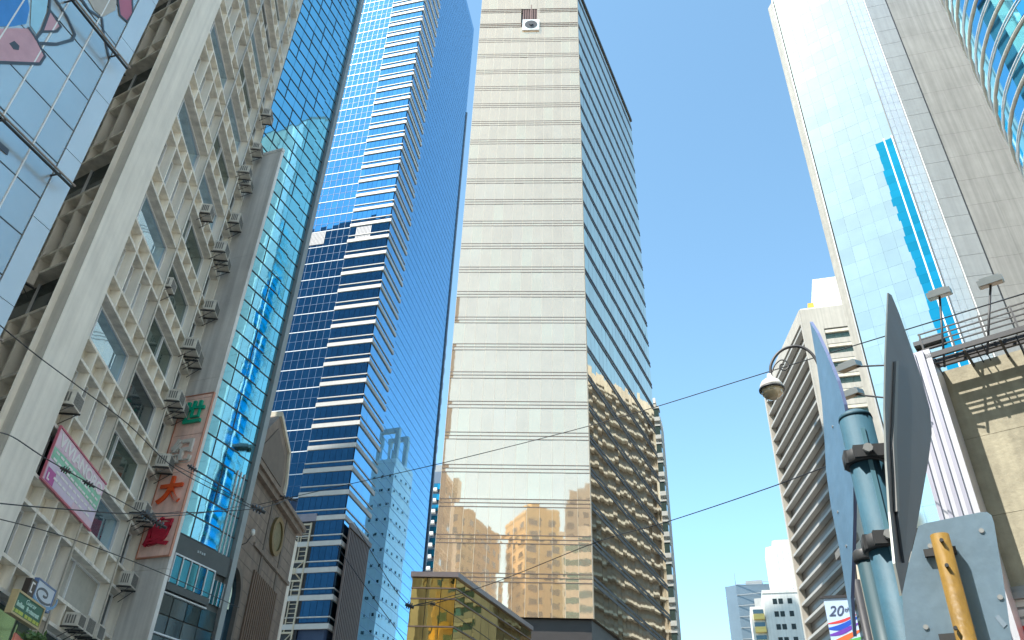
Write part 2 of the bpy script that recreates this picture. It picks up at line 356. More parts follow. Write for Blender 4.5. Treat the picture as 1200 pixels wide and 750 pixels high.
for i, z in enumerate(rows):
    r_ = quick('side_lattice_band', cream, latt, lambda m: (m.box(FS, -8.8, -.76, D0 + .01, 0, z - .06, z + .06), m.box(FS, -8.8, -.76, D0 + .01, 0, z + SH - .06, z + SH + .06)))
    for k in range(1, 6): quick('side_fin', cream, r_, lambda m: m.box(FS, -1.05 * k, -1.05 * k + .09, D0 + .01, -.004, z + .06, z + SH - .06))
    quick('back_panel', beige, r_, lambda m: m.box(FS, -8.8, -.77, D0 + .01, D0 + .12, z + .065, z + SH - .065))
    if i + 1 == len(rows): break
    a, b = z + SH + .06, rows[i + 1] - .06
    w_ = quick('side_window', [mull_white], latt, lambda m: m.box(FS, -3.23, -3.17, D0 + .02, D0 + .14, a, b))
    quick('pane', windark if i % 2 else wingreen, w_, lambda m: m.grid(FS, [-8.7, -6.6, -5.6, -3.2, -.8], [a, b], D0 + .07, .04, .01))
    if i % 2 == 0:
        for x in (-1.05, -2.1, -3.15, -4.2, -5.25): quick('side_mullion_fin', cream_pale, latt, lambda m: m.box(FS, x, x + .09, D0 + .01, -.008, a, b))
quick('roof', concrete, latt, lambda m: m.prism([FL.pt(-2.0, -1, 0)[:2], FL.pt(11.3, -1, 0)[:2], FL.pt(11.3, -13.8, 0)[:2], FL.pt(-7, -11.8, 0)[:2]], 56.02, 56.6))

# air conditioners hung on the lattice
def ac_proto():
    W = Fr(0, 0, 90)                        # built at the origin, facing -y
    t = thing('air_conditioner', '', 'air conditioner', (0, 0, 0), 'air conditioners hung on the lattice building')
    z = -H
    quick('casing', acm, t, lambda m: m.box(W, -.42, .42, .08, .66, z, z + .56))
    quick('grille', grille, t, lambda m: [m.box(W, -.36 + .09 * k, -.31 + .09 * k, .662, .675, z + .06, z + .5) for k in range(8)])
    quick('side_vent', grille, t, lambda m: [m.box(W, -.43, -.422, .16 + .1 * k, .22 + .1 * k, z + .1, z + .46) for k in range(4)])
    for x in (-.36, .32): quick('bracket', dark, t, lambda m: (m.box(W, x, x + .04, -.02, .7, z - .07, z - .01), m.tube(W.pt(x + .02, 0, z - .5), W.pt(x + .02, .6, z - .05), .018, 6)))
    return t
ac0 = ac_proto(); ac_n = 0
WH = {1: 'second', 2: 'third', 3: 'fourth', 4: 'fifth', 5: 'sixth', 6: 'seventh', 7: 'eighth', 8: 'ninth', 9: 'tenth', 10: 'eleventh', 11: 'twelfth', 12: 'thirteenth', 13: 'fourteenth'}
def put_ac(F, s, z, o, label):
    global ac_n
    p = F.pt(s, o, z); rz = R(90 - F.az)
    if ac_n == 0:
        ac0.location = p; ac0.rotation_euler = (0, 0, rz); ac0['label'] = label
    else:
        r_ = dup(ac0, p, rz, label); k = random.uniform(.82, 1.18); r_.scale = (k, random.uniform(.8, 1.1), k * random.uniform(.92, 1.08))
    ac_n += 1
put_ac(FL, .55, 12.75, -.35, 'boxy air conditioner in the window just above the pink and green banner')
for k, (s, lab) in enumerate(((6.2, 'white air conditioner, left one of three under the green shop window'), (7.2, 'white air conditioner, middle one of three under the green shop window'), (8.2, 'white air conditioner, right one of three under the green shop window'))):
    put_ac(FL, s, 6.72, 0, lab)
cage_z = [9.35, 12.2, 14.8, 17.7, 20.6, 23.7, 26.8, 29.8, 32.8, 35.8, 38.8]
for k, z in enumerate(cage_z):
    put_ac(FL, 10.5, z, 0, 'aged air conditioner beside the grey end wall, %s from the street up' % ('first' if k == 0 else WH[k]))
for k, z in enumerate((12.2, 17.7, 20.6, 26.8, 32.8)):
    put_ac(FL, 9.4, z, 0, 'aged air conditioner one bay left of the edge column of units, %s up' % ('first' if k == 0 else WH[k]))
put_ac(FS, -3.4, 29.0, 0, 'dark air conditioner high on the shaded side wall beside the mural panels')
put_ac(FS, -2.9, 16.8, 0, 'air conditioner on the shaded side wall, level with the top of the blue window')
put_ac(FL, 5.3, 21.4, -.35, 'small air conditioner in the middle of the lattice facade above the dark window')
put_ac(FL, 6.4, 26.9, -.1, 'small air conditioner high in the middle of the lattice facade')

# signs on the lattice building
def quadpx(F, pts): return [F.sz(u, v) for u, v in pts]
ban = thing('advertising_banner', 'pink, white and green banner lettered VIVIANORO tied over the lattice fins', 'banner', FL.pt(1.9, .15, 9.6))
def uvq(q, a, b):                           # bilinear in the four corners (top-left, top-right, bottom-right, bottom-left)
    t = [q[0][i] * (1 - a) + q[1][i] * a for i in (0, 1)]; u = [q[3][i] * (1 - a) + q[2][i] * a for i in (0, 1)]
    return (t[0] * (1 - b) + u[0] * b, t[1] * (1 - b) + u[1] * b)
bq = [(.42, 11.97), (5.5, 11.97), (5.5, 10.14), (.55, 10.14)]
ban_pink = mat('banner pink', (.72, .54, .64), .55, var=.1, scale=2); ban_green = mat('banner green', (.26, .58, .42), .55, var=.15, scale=3)
ban_white = mat('banner white', (.80, .78, .78), .55, var=.05); ban_red = mat('banner rose', (.55, .14, .20), .55, var=.1); ban_lav = mat('banner lavender', (.64, .56, .70), .55, var=.1)
def ban_strip(m, a0, b0, a1, b1, hgt0, hgt1, o, mi):
    m.plate(FL, [uvq(bq, a0, b0), uvq(bq, a1, b1), uvq(bq, a1, b1 + hgt1), uvq(bq, a0, b0 + hgt0)], o - .006, o, mi)
def f(m):
    m.plate(FL, [uvq(bq, *p) for p in ((0, 0), (1, 0), (1, 1), (0, 1))], .05, .09, 0)
    ban_strip(m, .012, .012, .985, .02, .33, .24, .098, 0)
    ban_strip(m, .012, .36, .985, .28, .22, .32, .0985, 1)
    ban_strip(m, .012, .60, .985, .62, .38, .36, .099, 2)
    ban_strip(m, .02, .74, .16, .74, .24, .24, .106, 3)
    ban_strip(m, .55, .86, .985, .86, .13, .13, .1061, 4)
quick('panel', [ban_pink, ban_green, ban_lav, mat('banner magenta', (.45, .08, .32), .5), ban_pink], ban, f)
quick('frame', ban_red, ban, lambda m: (m.box(FL, .38, 5.54, .05, .13, 11.975, 12.03), m.box(FL, .38, .42, .05, .13, 10.08, 11.97), m.box(FL, .425, 5.54, .05, .13, 10.08, 10.135)))
quick('lettering', ban_white, ban, lambda m: (m.text(FL, 'VIVIANORO', 3.0, 11.62, .1, .60, .02, bold=.014, sx=1.42, slope=-.015), None))
quick('mark', ban_white, ban, lambda m: (m.box(FL, .72, .80, .11, .122, 10.22, 10.46), m.box(FL, .80, .92, .11, .122, 10.22, 10.28)))
quick('small_lettering', ban_white, ban, lambda m: [m.box(FL, x, x + wd, .1, .112, z, z + .075) for z in (11.17, 10.92, 10.66, 10.42) for x, wd in [((.7 if z > 10.8 else 1.2) + .42 * k + random.uniform(0, .06), random.uniform(.26, .36)) for k in range(11 if z > 10.8 else 9)]])

gs = thing('restaurant_sign', 'dark green box sign reading Indian Restaurant at the bottom of the lattice building', 'sign', FL.pt(1.7, .5, 4.6))
FG = FL.shift(0, .6)
ggreen = mat('deep green sign', (.012, .13, .09), .4, var=.08); gtext = mat('pale green lettering', (.55, .78, .70), .4); gyel = mat('lime lettering', (.50, .58, .08), .4)
g0, g1 = FG.sz(22, 691), FG.sz(50, 714); gb0, gb1 = FG.sz(14, 716), FG.sz(46, 740)
GS0, GS1, GZ1, GZ0 = .62, 2.86, 6.58, 5.88
quick('box', [ggreen, cream_pale], gs, lambda m: (m.box(FG, GS0 + .06, GS1 - .06, -.16, 0, GZ0 + .05, GZ1 - .05, 0)))
quick('frame', mat('gilt trim', (.55, .44, .25), .4, metal=.4), gs, lambda m: (m.box(FG, GS0, GS0 + .07, -.18, .03, GZ0, GZ1), m.box(FG, GS1 - .07, GS1, -.18, .03, GZ0, GZ1), m.box(FG, GS0 + .07, GS1 - .07, -.17, .028, GZ1 - .06, GZ1), m.box(FG, GS0 + .07, GS1 - .07, -.17, .028, GZ0, GZ0 + .06)))
quick('lettering', gtext, gs, lambda m: m.text(FG, 'Gaurav', 1.76, 6.40, .004, .21, .015, italic=.3, sx=1.3))
quick('lettering', gtext, gs, lambda m: (m.text(FG, 'Indian', 1.09, 6.22, .004, .2, .015, bold=.006, sx=1.16), None)[0])
quick('lettering', gtext, gs, lambda m: (m.text(FG, 'Restaurant', 2.08, 6.21, .004, .2, .015, bold=.006, sx=1.16)))
quick('small_lettering', gyel, gs, lambda m: [m.box(FG, x, x + wd, .004, .014, 5.97, 6.07) for x, wd in ((.72, .08), (.86, .22), (1.12, .34), (1.6, .22), (1.88, .3), (2.24, .26), (2.55, .2))])
sw = thing('swirl_sign', 'white square sign with a blue spiral emblem beside the green restaurant sign', 'sign', FL.pt(2.9, .6, 6.0))
FW_ = FL.shift(1.72, .58)
quick('panel', mat('pale sign face', (.62, .70, .80), .4, var=.03), sw, lambda m: m.box(FW_, .05, 1.5, -.12, 0, 6.55, 7.2))
quick('frame', mat('blue trim', (.12, .2, .4), .4), sw, lambda m: (m.box(FW_, 0, .05, -.13, .02, 6.5, 7.25), m.box(FW_, 1.5, 1.55, -.13, .02, 6.5, 7.25), m.box(FW_, .05, 1.5, -.13, .018, 7.2, 7.25), m.box(FW_, .05, 1.5, -.13, .018, 6.5, 6.55)))
def spiral(m, r0, r1, a0, a1, wd, mi, o):
    P = []
    for k in range(25):
        t = k / 24; a = R(a0 + (a1 - a0) * t); r = r0 + (r1 - r0) * t; P.append((.76 + r * 1.9 * math.cos(a), 6.9 + r * .62 * math.sin(a)))
    for k in range(24):
        (x0, z0), (x1, z1) = P[k], P[k + 1]; L = math.hypot(x1 - x0, z1 - z0); nx, nz = -(z1 - z0) / L * wd / 2, (x1 - x0) / L * wd / 2
        m.plate(FW_, [(x0 + nx, z0 + nz), (x0 - nx, z0 - nz), (x1 - nx, z1 - nz), (x1 + nx, z1 + nz)], .001, o + .0002 * k, mi)
quick('emblem', [mat('emblem grey', (.08, .10, .14), .4), mat('emblem blue', (.16, .36, .62), .4)], sw, lambda m: (spiral(m, .04, .42, -120, 330, .07, 0, .01), spiral(m, .46, .60, 150, 380, .09, 1, .018)))
cs = thing('bracket_sign', 'narrow dark brown sign with a pale bracket mark left of the swirl sign', 'sign', FL.pt(2.2, .5, 6.3))
quick('panel', mat('brown sign face', (.05, .035, .03), .5), cs, lambda m: m.box(FL, 1.24, 1.7, .4, .6, 6.6, 7.1))
quick('mark', ban_white, cs, lambda m: (m.box(FL, 1.34, 1.41, .602, .61, 6.7, 7.02), m.box(FL, 1.41, 1.58, .602, .61, 6.97, 7.02), m.box(FL, 1.41, 1.52, .602, .61, 6.7, 6.75)))
quick('board', mat('coral board', (.72, .22, .16), .5, var=.08), tag(thing('coral_board', '', '', FL.pt(2.4, .7, 3.6)), 'coral board jutting out under the green restaurant sign', 'sign board'), lambda m: m.plate(FG, [(1.3, 5.45), (2.6, 5.3), (2.6, 4.3), (1.3, 4.3)], .02, .08))
pl = thing('hanging_plant', 'small green leafy plant below the right end of the restaurant sign', 'plant', FG.pt(2.5, .2, 4.2))
def f(m):
    for k in range(160):
        c = FG.pt(random.gauss(2.5, .3), random.gauss(.15, .14), random.gauss(5.5, .1)); a = Vector((random.gauss(0, 1), random.gauss(0, 1), random.gauss(0, 1))).normalized(); b_ = a.orthogonal().normalized()
        m.face([c - a * .12, c + b_ * .05, c + a * .12, c - b_ * .05])
quick('foliage', mat('leaf green', (.07, .14, .03), .5, var=.3, scale=5), pl, f)
quick('planter', stone_dark, pl, lambda m: m.box(FG, 2.0, 3.0, -.1, .3, 5.2, 5.4))
quick('stem', mat('stem', (.08, .09, .03), .6), pl, lambda m: [m.tube(FG.pt(2.1 + .18 * k, .1, 5.38), FG.pt(2.05 + .2 * k, .12, 5.6), .012, 5) for k in range(5)])

# ================================================================== LEFT: concrete end wall with the vertical characters
FWl = FL.shift(11.4, 0, 111)
end = thing('concrete_tower', 'narrow grey concrete building with a blank end wall and a salmon vertical sign', 'building', base(FWl))
quick('wall', concrete, end, lambda m: [m.prism([FWl.pt(a, o, 0)[:2] for a, o in ((-4, 0), (1.95, 0), (1.95, -.22), (.4, -.22), (-.25, -1.4), (-.9, -6), (-4, -6))], z0, z1) for z0, z1 in ((-H, 3.6), (3.615, 10.28), (10.295, 20.0), (20.012, 28.0), (28.012, 36.25))])
quick('parapet', concrete, end, lambda m: m.prism([FWl.pt(a, o, 0)[:2] for a, o in ((-4, .03), (1.98, .03), (1.98, -.22), (.4, -.22), (-.25, -1.4), (-.9, -6), (-4, -6))], 36.26, 36.5))
vs = thing('vertical_sign', 'tall salmon sign board with four coloured raised Chinese characters on grey concrete', 'sign', FWl.pt(1.0, .1, 10.8))
SB0, SB1 = .18, 1.96
quick('board', pinkboard, vs, lambda m: [m.box(FWl, SB0, SB1, .02, .12, a + .012, b - .012) for a, b in zip([10.85, 12.85, 14.85, 16.8, 18.8], [12.85, 14.85, 16.8, 18.8, 19.0])])
quick('frame', mat('salmon frame', (.55, .24, .16), .5), vs, lambda m: (m.box(FWl, SB0 - .05, SB0, .02, .15, 10.8, 19.05), m.box(FWl, SB1, SB1 + .05, .02, .15, 10.8, 19.05), m.box(FWl, SB0, SB1, .02, .148, 10.8, 10.85), m.box(FWl, SB0, SB1, .02, .148, 19.0, 19.05)))
for ch, rgb, z in (('世', (.0, .36, .22), 17.85), ('紀', (.68, .66, .62), 15.8), ('大', (.75, .10, .02), 13.85), ('廈', (.48, .02, .05), 11.85)):
    quick('character', mat('character ' + ch, rgb, .4, var=.05), vs, lambda m: m.text(FWl, ch, 1.1, z, .16, 1.34, .12, bold=.035))

# ================================================================== LEFT: teal glass tower
FT = FWl.shift(1.95, 0, 21.7).shift(2.0, -2.0)
teal = thing('teal_tower', 'teal mirror glass tower rising behind the concrete end wall with the salmon sign', 'building', base(FT))
TK = 1.075                                # the tower stands two metres further back than the end wall's corner
quick('wall', darkgrey, teal, lambda m: m.prism([FT.pt(a, o, 0)[:2] for a, o in ((-1.9, -.13), (4.3, -.13), (4.3, -9), (-1.9, -9))], -H, 84))
Zt = frange(11.95 * TK, 84, 1.08)
TS = [-1.9, -1, 0, 1.0, 2.0, 2.95]
quick('glass_skin', tealg, teal, lambda m: (m.grid(FT, TS, Zt, 0, .012, .0018), m.grid(FT, [3.0, 3.6, 4.22], Zt, -.1, .012, .0018)))
def f(m):
    for z in Zt: m.box(FT, -1.88, 2.97, -.1, .035, z - .03, z + .03); m.box(FT, 2.97, 4.24, -.11, -.07, z - .03, z + .03)
    for j, z in enumerate(Zt[:-1]):
        for k, x in enumerate(TS[1:-1]):
            if (j + 2 * k) % 4 in (0, 1): m.box(FT, x - .02, x + .02, -.1, .03, z + .03, z + 1.05)
quick('mullion_grid', dark, teal, f)
quick('edge_mullion', midgrey, teal, lambda m: m.box(FT, 4.26, 4.62, -.6, .14, -H, 84))
quick('edge_strip', midgrey, teal, lambda m: m.box(FT, 4.63, 4.75, -.6, .05, -H, 84))  # narrow grey strip beside the edge mullion
quick('low_bay_mullion', mull_white, teal, lambda m: [m.box(FT, x - .02, x + .02, -.1, -.03, 11.95 * TK, 17.4) for x in (3.3, 3.6, 3.9)])
quick('fascia', darkgrey, teal, lambda m: m.box(FT, .02, 4.22, -.1, .05, 10.98 * TK, 11.9 * TK))
quick('emblem', mat('dull silver', (.35, .36, .36), .4, metal=.5), teal, lambda m: [m.box(FT, 1.65 + .16 * k, 1.75 + .16 * k, .05, .08, 12.32 + .02 * (k % 2), 12.43 + .02 * (k % 2)) for k in range(4)])
lw = quick('low_window', [teal_dim], teal, lambda m: (m.grid(FT, frange(.1, 3.05, .59), [9.72 * TK, 10.9 * TK], .22, .02, .01)))
quick('frame', mull_white, lw, lambda m: [m.box(FT, x - .022, x + .022, .18, .27, 10.44, 11.74) for x in frange(.1, 3.05, .59)] + [m.box(FT, .08, 3.07, .18, .265, 11.74, 11.81)])
lw2 = quick('bay_window', [teal_dim], teal, lambda m: (m.grid(FT, frange(3.35, 4.2, .28), [9.6 * TK, 10.7 * TK], 0, .02, .01)))
quick('frame', mull_white, lw2, lambda m: [m.box(FT, x - .015, x + .015, .0, .04, 9.6 * TK, 10.7 * TK) for x in frange(3.35, 4.2, .28)])
quick('sill', darkgrey, lw, lambda m: m.box(FT, .06, 3.09, -.1, .26, 9.4 * TK, 9.7 * TK))
quick('shop_glass', windark, teal, lambda m: m.grid(FT, [.05, 1.0, 2.0, 3.0, 4.2], [4.3, 6.0, 7.7, 9.1, 10.05], -.02, .03, .01))
for z in (9.98, 8.2, 6.0): quick('shop_transom', mull_white, teal, lambda m: m.box(FT, .02, 3.2 if z > 9 else 4.2, -.05, .12, z, z + .07))

# ================================================================== LEFT: brown stone building with an open gable
class FrK(Fr):                             # a facade laid out at one size and built KS times larger
    KS = 60 / 52
    def pt(s, a, o, z): return Fr.pt(s, a * s.KS, o, z * s.KS)
_q = at(340, 650, 60); FB = FrK(_q.x, _q.y, 2)
st = thing('stone_gable_building', 'brown stone building with a dark pediment gable and a round medallion', 'building', base(FB))
quick('wall', stone, st, lambda m: m.box(FB, -11.5, .55, -6, 0, -H / FB.KS, 17.3))
quick('block_course', stone_dark, st, lambda m: [m.box(FB, -11.4, .5, -.02, .012, z, z + .035) for z in frange(8, 17, .62)])
quick('cornice', stone, st, lambda m: (m.box(FB, -11.4, .8, -.5, .35, 17.3, 17.6), m.box(FB, -11.4, .95, -.5, .55, 17.6, 17.85), m.box(FB, -7.0, .62, -.02, .14, 14.05, 14.25)))
quick('gable', [stone, stone_dark], st, lambda m: (m.plate(FB, [(-10.6, 17.85), (-4.6, 17.85), (-4.6, 18.7), (-5.2, 20.4), (-7.9, 21.5), (-10.6, 18.6)], -.6, .3, 0), m.plate(FB, [(-9.7, 18.15), (-5.3, 18.15), (-5.3, 18.8), (-5.7, 19.9), (-7.8, 20.75), (-9.7, 18.7)], .3, .36, 1)))
quick('gable_trim', beige, st, lambda m: (m.plate(FB, [(-4.6, 17.9), (-4.35, 17.9), (-4.35, 18.75), (-4.95, 20.55), (-7.9, 21.8), (-7.9, 21.5), (-5.2, 20.4), (-4.6, 18.7)], -.6, .45)))
def ringpts(cx, cz, r, n=28): return [(cx + r * math.cos(2 * math.pi * k / n), cz + r * math.sin(2 * math.pi * k / n)) for k in range(n)]
md = quick('medallion', mat('bronze relief', (.14, .13, .07), .5, metal=.3, var=.35, scale=4, bump=.4, bscale=6), st, lambda m: m.plate(FB, ringpts(-3.55, 15.75, .85), 0, .10))
def f(m):
    a, b = ringpts(-3.55, 15.75, 1.12), ringpts(-3.55, 15.75, .86)
    for k in range(28):
        j = (k + 1) % 28; m.plate(FB, [a[k], a[j], b[j], b[k]], .0, .2)
quick('rim', mat('old gold', (.17, .12, .05), .55, metal=.3, var=.1), md, f)
quick('panel_strip', stone_dark, st, lambda m: (m.box(FB, -5.35, -5.0, .0, .06, 11.2, 17.3), m.box(FB, -2.1, -1.8, 0, .06, 13.0, 17.3), m.box(FB, -5.0, -2.1, 0, .06, 14.0, 14.3)))
quick('vent_grille', mat('rusty slats', (.13, .085, .06), .6, var=.1), st, lambda m: (m.box(FB, -6.1, -1.2, 0, .03, 2, 13.0), [m.box(FB, -6.1 + .35 * k, -6.1 + .35 * k + .18, .03, .12, 2, 13.0) for k in range(14)]))
def f(m):
    arch = [(-10.6, 5)] + [(-9.3 + 1.3 * math.cos(R(180 - 9 * k)), 10.8 + 1.3 * math.sin(R(180 - 9 * k))) for k in range(21)] + [(-8.0, 5)]
    m.plate(FB, arch, 0, .04)
aw = quick('arched_window', blueg[0], st, f)
def f(m):
    for k in range(20):
        a0, a1 = R(180 - 9 * k), R(180 - 9 * (k + 1))
        m.plate(FB, [(-9.3 + r * math.cos(a), 10.8 + r * math.sin(a)) for r, a in ((1.32, a0), (1.32, a1), (1.62, a1), (1.62, a0))], .0, .3)
    m.box(FB, -7.98, -7.7, 0, .3, 4, 10.8); m.box(FB, -10.9, -10.62, 0, .3, 4, 10.8); m.box(FB, -10.6, -8.0, .042, .12, 8.4, 8.5); m.box(FB, -10.6, -8.0, .042, .12, 6.4, 6.5)
quick('frame', stone_dark, aw, f)
quick('side_pier', cream, st, lambda m: m.box(FB, .56, 1.3, -1.4, -.05, -H / FB.KS, 17.0))
wl = thing('wall_lamp', 'small lamp on an iron arm fixed to the brown stone wall', 'lamp', FB.pt(-9.0, .3, 13.6))
quick('arm', dark, wl, lambda m: m.path([FB.pt(-8.9, 0, 13.4), FB.pt(-8.9, .35, 13.55), FB.pt(-8.9, .6, 14.0)], .03))
quick('shade', whitem, wl, lambda m: m.lathe(FB.pt(-8.9, .6, 13.95), [(.05, 0), (.16, .1), (.12, .35), (.05, .4)], 12))

# ================================================================== the blue glass tower
FBf = FA(460, 242, 115, 105); FBr = FBf.shift(0, 0, 11.5)
BH = 214
blue = thing('blue_tower', 'tall blue glass tower with cream bands wrapping its corner', 'tower', base(FBf))
quick('wall', mat('navy core', (.02, .04, .09), .5), blue, lambda m: m.prism([FBf.pt(-18, -.3, 0)[:2], FBf.pt(-.05, -.3, 0)[:2], FBr.pt(0, -.3, 0)[:2], FBr.pt(42, -.3, 0)[:2], FBr.pt(40, -20, 0)[:2], FBf.pt(-18, -30, 0)[:2]], -H, BH))
FLZ = [25.6 + 3.83 * k for k in range(0, 52)]
FLZ = [z for z in FLZ if z < BH - 3]
quick('curtain_wall', navyg, blue, lambda m: m.grid(FBf, frange(-18, -8.0, 1.25), [z for z0 in FLZ if z0 > 41 for z in (z0, z0 + 1.9)] + [BH], -.02, .012, .0035))
quick('curtain_mullion', mat('blue grey mullion', (.10, .19, .33), .4, var=.04), blue, lambda m: [m.box(FBf, x - .02, x + .02, -.1, .03, 41.2, BH) for x in frange(-18, -8.0, 1.25)] + [m.box(FBf, -18, -8.0, -.1, .02, z + 1.89, z + 1.93) for z in FLZ if z > 41])
for z in FLZ:
    if z > 41: quick('transom', mull_white, blue, lambda m: m.box(FBf, -18, -8.02, -.1, .06, z - .05, z + .07))
quick('corner_glass', navyg, blue, lambda m: m.grid(FBf, frange(-8.0 + .05, -.1, 1.0), [z for z0 in FLZ for z in (z0 + .9, z0 + 1.5, z0 + 3.83)][:-1], .06, .02, .004))
quick('side_glass', blueg, blue, lambda m: m.grid(FBr, [0, 2.6, 5.2, 7.8, 10.4], [z for z0 in FLZ for z in (z0, z0 + 1.9)] + [BH], .06, .015, .002))
quick('rear_glass', blueg, blue, lambda m: m.grid(FBr, frange(10.4, 41.5, 2.6), [z for z0 in [6 + 3.83 * k for k in range(54)] for z in (z0, z0 + 1.9)] + [BH], -.02, .012, .0016))
quick('rear_mullion', mat('blue mullion', (.10, .26, .52), .4), blue, lambda m: [m.box(FBr, 10.4, 41.5, -.1, .015, z - .03, z + .03) for z0 in [6 + 3.83 * k for k in range(54)] for z in (z0, z0 + 1.9)])
quick('rear_edge', mat('slate edge', (.16, .19, .24), .5), blue, lambda m: (m.box(FBr, 41.55, 42.0, -1.5, .25, 5, 176), [m.box(FBr, 42.0, 42.5, -1.2, .2, z, z + 1.6) for z in [6 + 3.83 * k for k in range(25)]]))
for z in FLZ:
    r_ = quick('spandrel_band', band_m, blue, lambda m: (m.box(FBf, -8.0, .25, -.1, .26, z, z + .68), m.box(FBr, -.02, 10.2, -.1, .24, z + .01, z + .67)))
    quick('rail_line', band_m, r_, lambda m: (m.box(FBf, -8.0, .2, .0, .2, z + 1.5, z + 1.66), m.box(FBr, 0, 10.2, .0, .18, z + 1.51, z + 1.65)))
    quick('soffit_line', mat('grey band gap', (.20, .20, .21), .6), r_, lambda m: (m.box(FBf, -7.95, .2, .04, .2, z + .685, z + .76)))  # darker grey line along the top of each band
for k, (x0, x1) in enumerate(((-16.2, -12.8), (-6.6, -3.4))):
    quick('louvre', mat('grey louvre', (.33, .32, .33), .5), blue, lambda m: [m.box(FBf, x0 + .28 * i, x0 + .28 * i + .2, .0, .12, 95.2, 98.2) for i in range(int((x1 - x0) / .28))])
def f(m):
    for x0, x1 in ((-16.5, -13.6),):
        pass
orn = quick('ornament_panel', mat('near black panel', (.02, .02, .022), .5), blue, lambda m: m.box(FBf, -8.6, -4.4, -.2, .1, 20, 40.8))
def f(m):
    m.box(FBf, -8.1, -7.85, .1, .3, 20, 40.6); m.box(FBf, -5.1, -4.85, .1, .3, 20, 40.6)
    for z in (40.4, 35.0, 32.2, 25.2, 22.0): m.box(FBf, -7.85, -5.1, .1, .28, z - .12, z + .12)
    for za, zb in ((32.32, 34.88), (22.12, 25.08)):
        for a, b in (((-7.8, za), (-5.15, zb)), ((-7.8, zb), (-5.15, za))):
            m.tube(FBf.pt(a[0], .18, a[1]), FBf.pt(b[0], .18, b[1]), .10, 6)
        m.plate(FBf, ringpts(-6.48, (za + zb) / 2, .45, 14), .12, .3)
    for za, zb in ((35.12, 40.28), (25.32, 32.08)):
        m.box(FBf, -6.75, -6.6, .1, .25, za, zb); m.box(FBf, -6.35, -6.2, .1, .25, za, zb)
        for z in frange(za, zb, .62)[1:-1]: m.box(FBf, -7.84, -6.76, .1, .2, z - .045, z + .045); m.box(FBf, -6.19, -5.11, .1, .2, z - .045, z + .045)
quick('lattice', mat('cream lattice', (.46, .39, .28), .5, var=.06), orn, f)
quick('podium_band', mat('mauve grey band', (.22, .20, .23), .5), blue, lambda m: m.box(FBf, -18, -4.35, -.2, .3, 40.85, 42.0))
quick('podium_pier', beige, blue, lambda m: m.box(FBf, -18, -8.62, -.2, .2, -H, 40.8))
lv = quick('brown_louvre', brown, blue, lambda m: (m.box(FBr, 1.2, 9.6, .46, .55, 18, 40.0), [m.box(FBr, 1.3 + .62 * i, 1.3 + .62 * i + .3, .55, .72, 18, 39.8) for i in range(14)]))
quick('cap', brown, lv, lambda m: m.box(FBr, 1.0, 10.2, .46, .85, 40.0, 40.7))
quick('roof', darkgrey, blue, lambda m: m.prism([FBf.pt(-17, -2, 0)[:2], FBr.pt(0, -2, 0)[:2], FBr.pt(39, -3, 0)[:2], FBf.pt(-17, -28, 0)[:2]], BH + .01, BH + 2))

# ================================================================== the gold tower in the middle
FCf = FA(690, 500, 78, 93.5); FCr = FCf.shift(0, 0, 24.8)
CT = 120.6; CB = 19.4; CWd = 15.6
gold = thing('gold_tower', 'pale gold mirror glass tower in the centre with thin triple lines between floors', 'tower', base(FCf))
back = FCf.pt(-CWd, -30, 0)
quick('wall', mat('bronze core', (.10, .085, .07), .5), gold, lambda m: m.prism([FCf.pt(-CWd + .05, -.25, 0)[:2], FCf.pt(-.12, -.25, 0)[:2], FCr.pt(31, -.25, 0)[:2], FCr.pt(29, -14, 0)[:2], FCf.pt(-CWd + .05, -22, 0)[:2]], CB + .1, CT - .3))
CZ = [23.1 + 3.8 * k for k in range(26)]; CZ = [z for z in CZ if z < CT - 1]
CS = frange(-CWd, -.06, 1.3)
Zc = [CB]
for z in CZ: Zc += [z - .42, z, z + .42]
Zc += [CT]
def f(m):
    for i in range(len(CS) - 1):
        for j in range(len(Zc) - 1):
            a, b = CS[i], CS[i + 1]
            if Zc[j] > 108.2 and Zc[j + 1] < 117.4 and -8.9 < (a + b) / 2 < -6.1: continue
            m.pane(FCf, a + .01, b - .01, Zc[j] + .03, Zc[j + 1] - .03, 0, .0032)
quick('front_glass', goldg, gold, f)
dline = mat('bronze line', (.13, .09, .07), .5)
for z in CZ:
    quick('floor_lines', dline, gold, lambda m: ([m.box(FCf, -CWd, -.02, -.2, .02, q - .045, q + .045) for q in (z - .42, z, z + .42)] if not 108 < z < 117 else [m.box(FCf, a, b, -.2, .05, q - .055, q + .055) for q in (z - .42, z, z + .42) for a, b in ((-CWd, -8.9), (-6.1, -.02))]))
quick('front_mullion', mat('faint bronze', (.60, .50, .38), .5), gold, lambda m: [m.box(FCf, x - .016, x + .016, -.1, .012, CB, CT if not -8.8 < x < -6.2 else 108.2) for x in CS])
quick('corner_trim', mat('corner bronze', (.30, .26, .20), .4, metal=.4), gold, lambda m: m.box(FCf, -.055, .05, -.2, .06, CB, CT))
quick('side_glass', bronzeg, gold, lambda m: m.grid(FCr, frange(.06, 30.9, 1.55), Zc, 0, .02, .004))
for z in CZ:
    quick('side_band', mat('dark side band', (.055, .058, .065), .5), gold, lambda m: (m.box(FCr, .05, 31, -.2, .05, z - .46, z - .14), m.box(FCr, .05, 31, -.2, .04, z + .12, z + .36)))
quick('roof_edge', dark, gold, lambda m: (m.box(FCr, -.1, 31.1, -.4, .2, CT - .3, CT + .3), m.box(FCf, -CWd, -.12, -.4, .12, CT - .2, CT + .3)))
pr = quick('plant_opening', mat('plant room dark', (.09, .055, .05), .7), gold, lambda m: (m.box(FCf, -8.85, -6.1, -.24, -.22, 108.2, 117.4)))
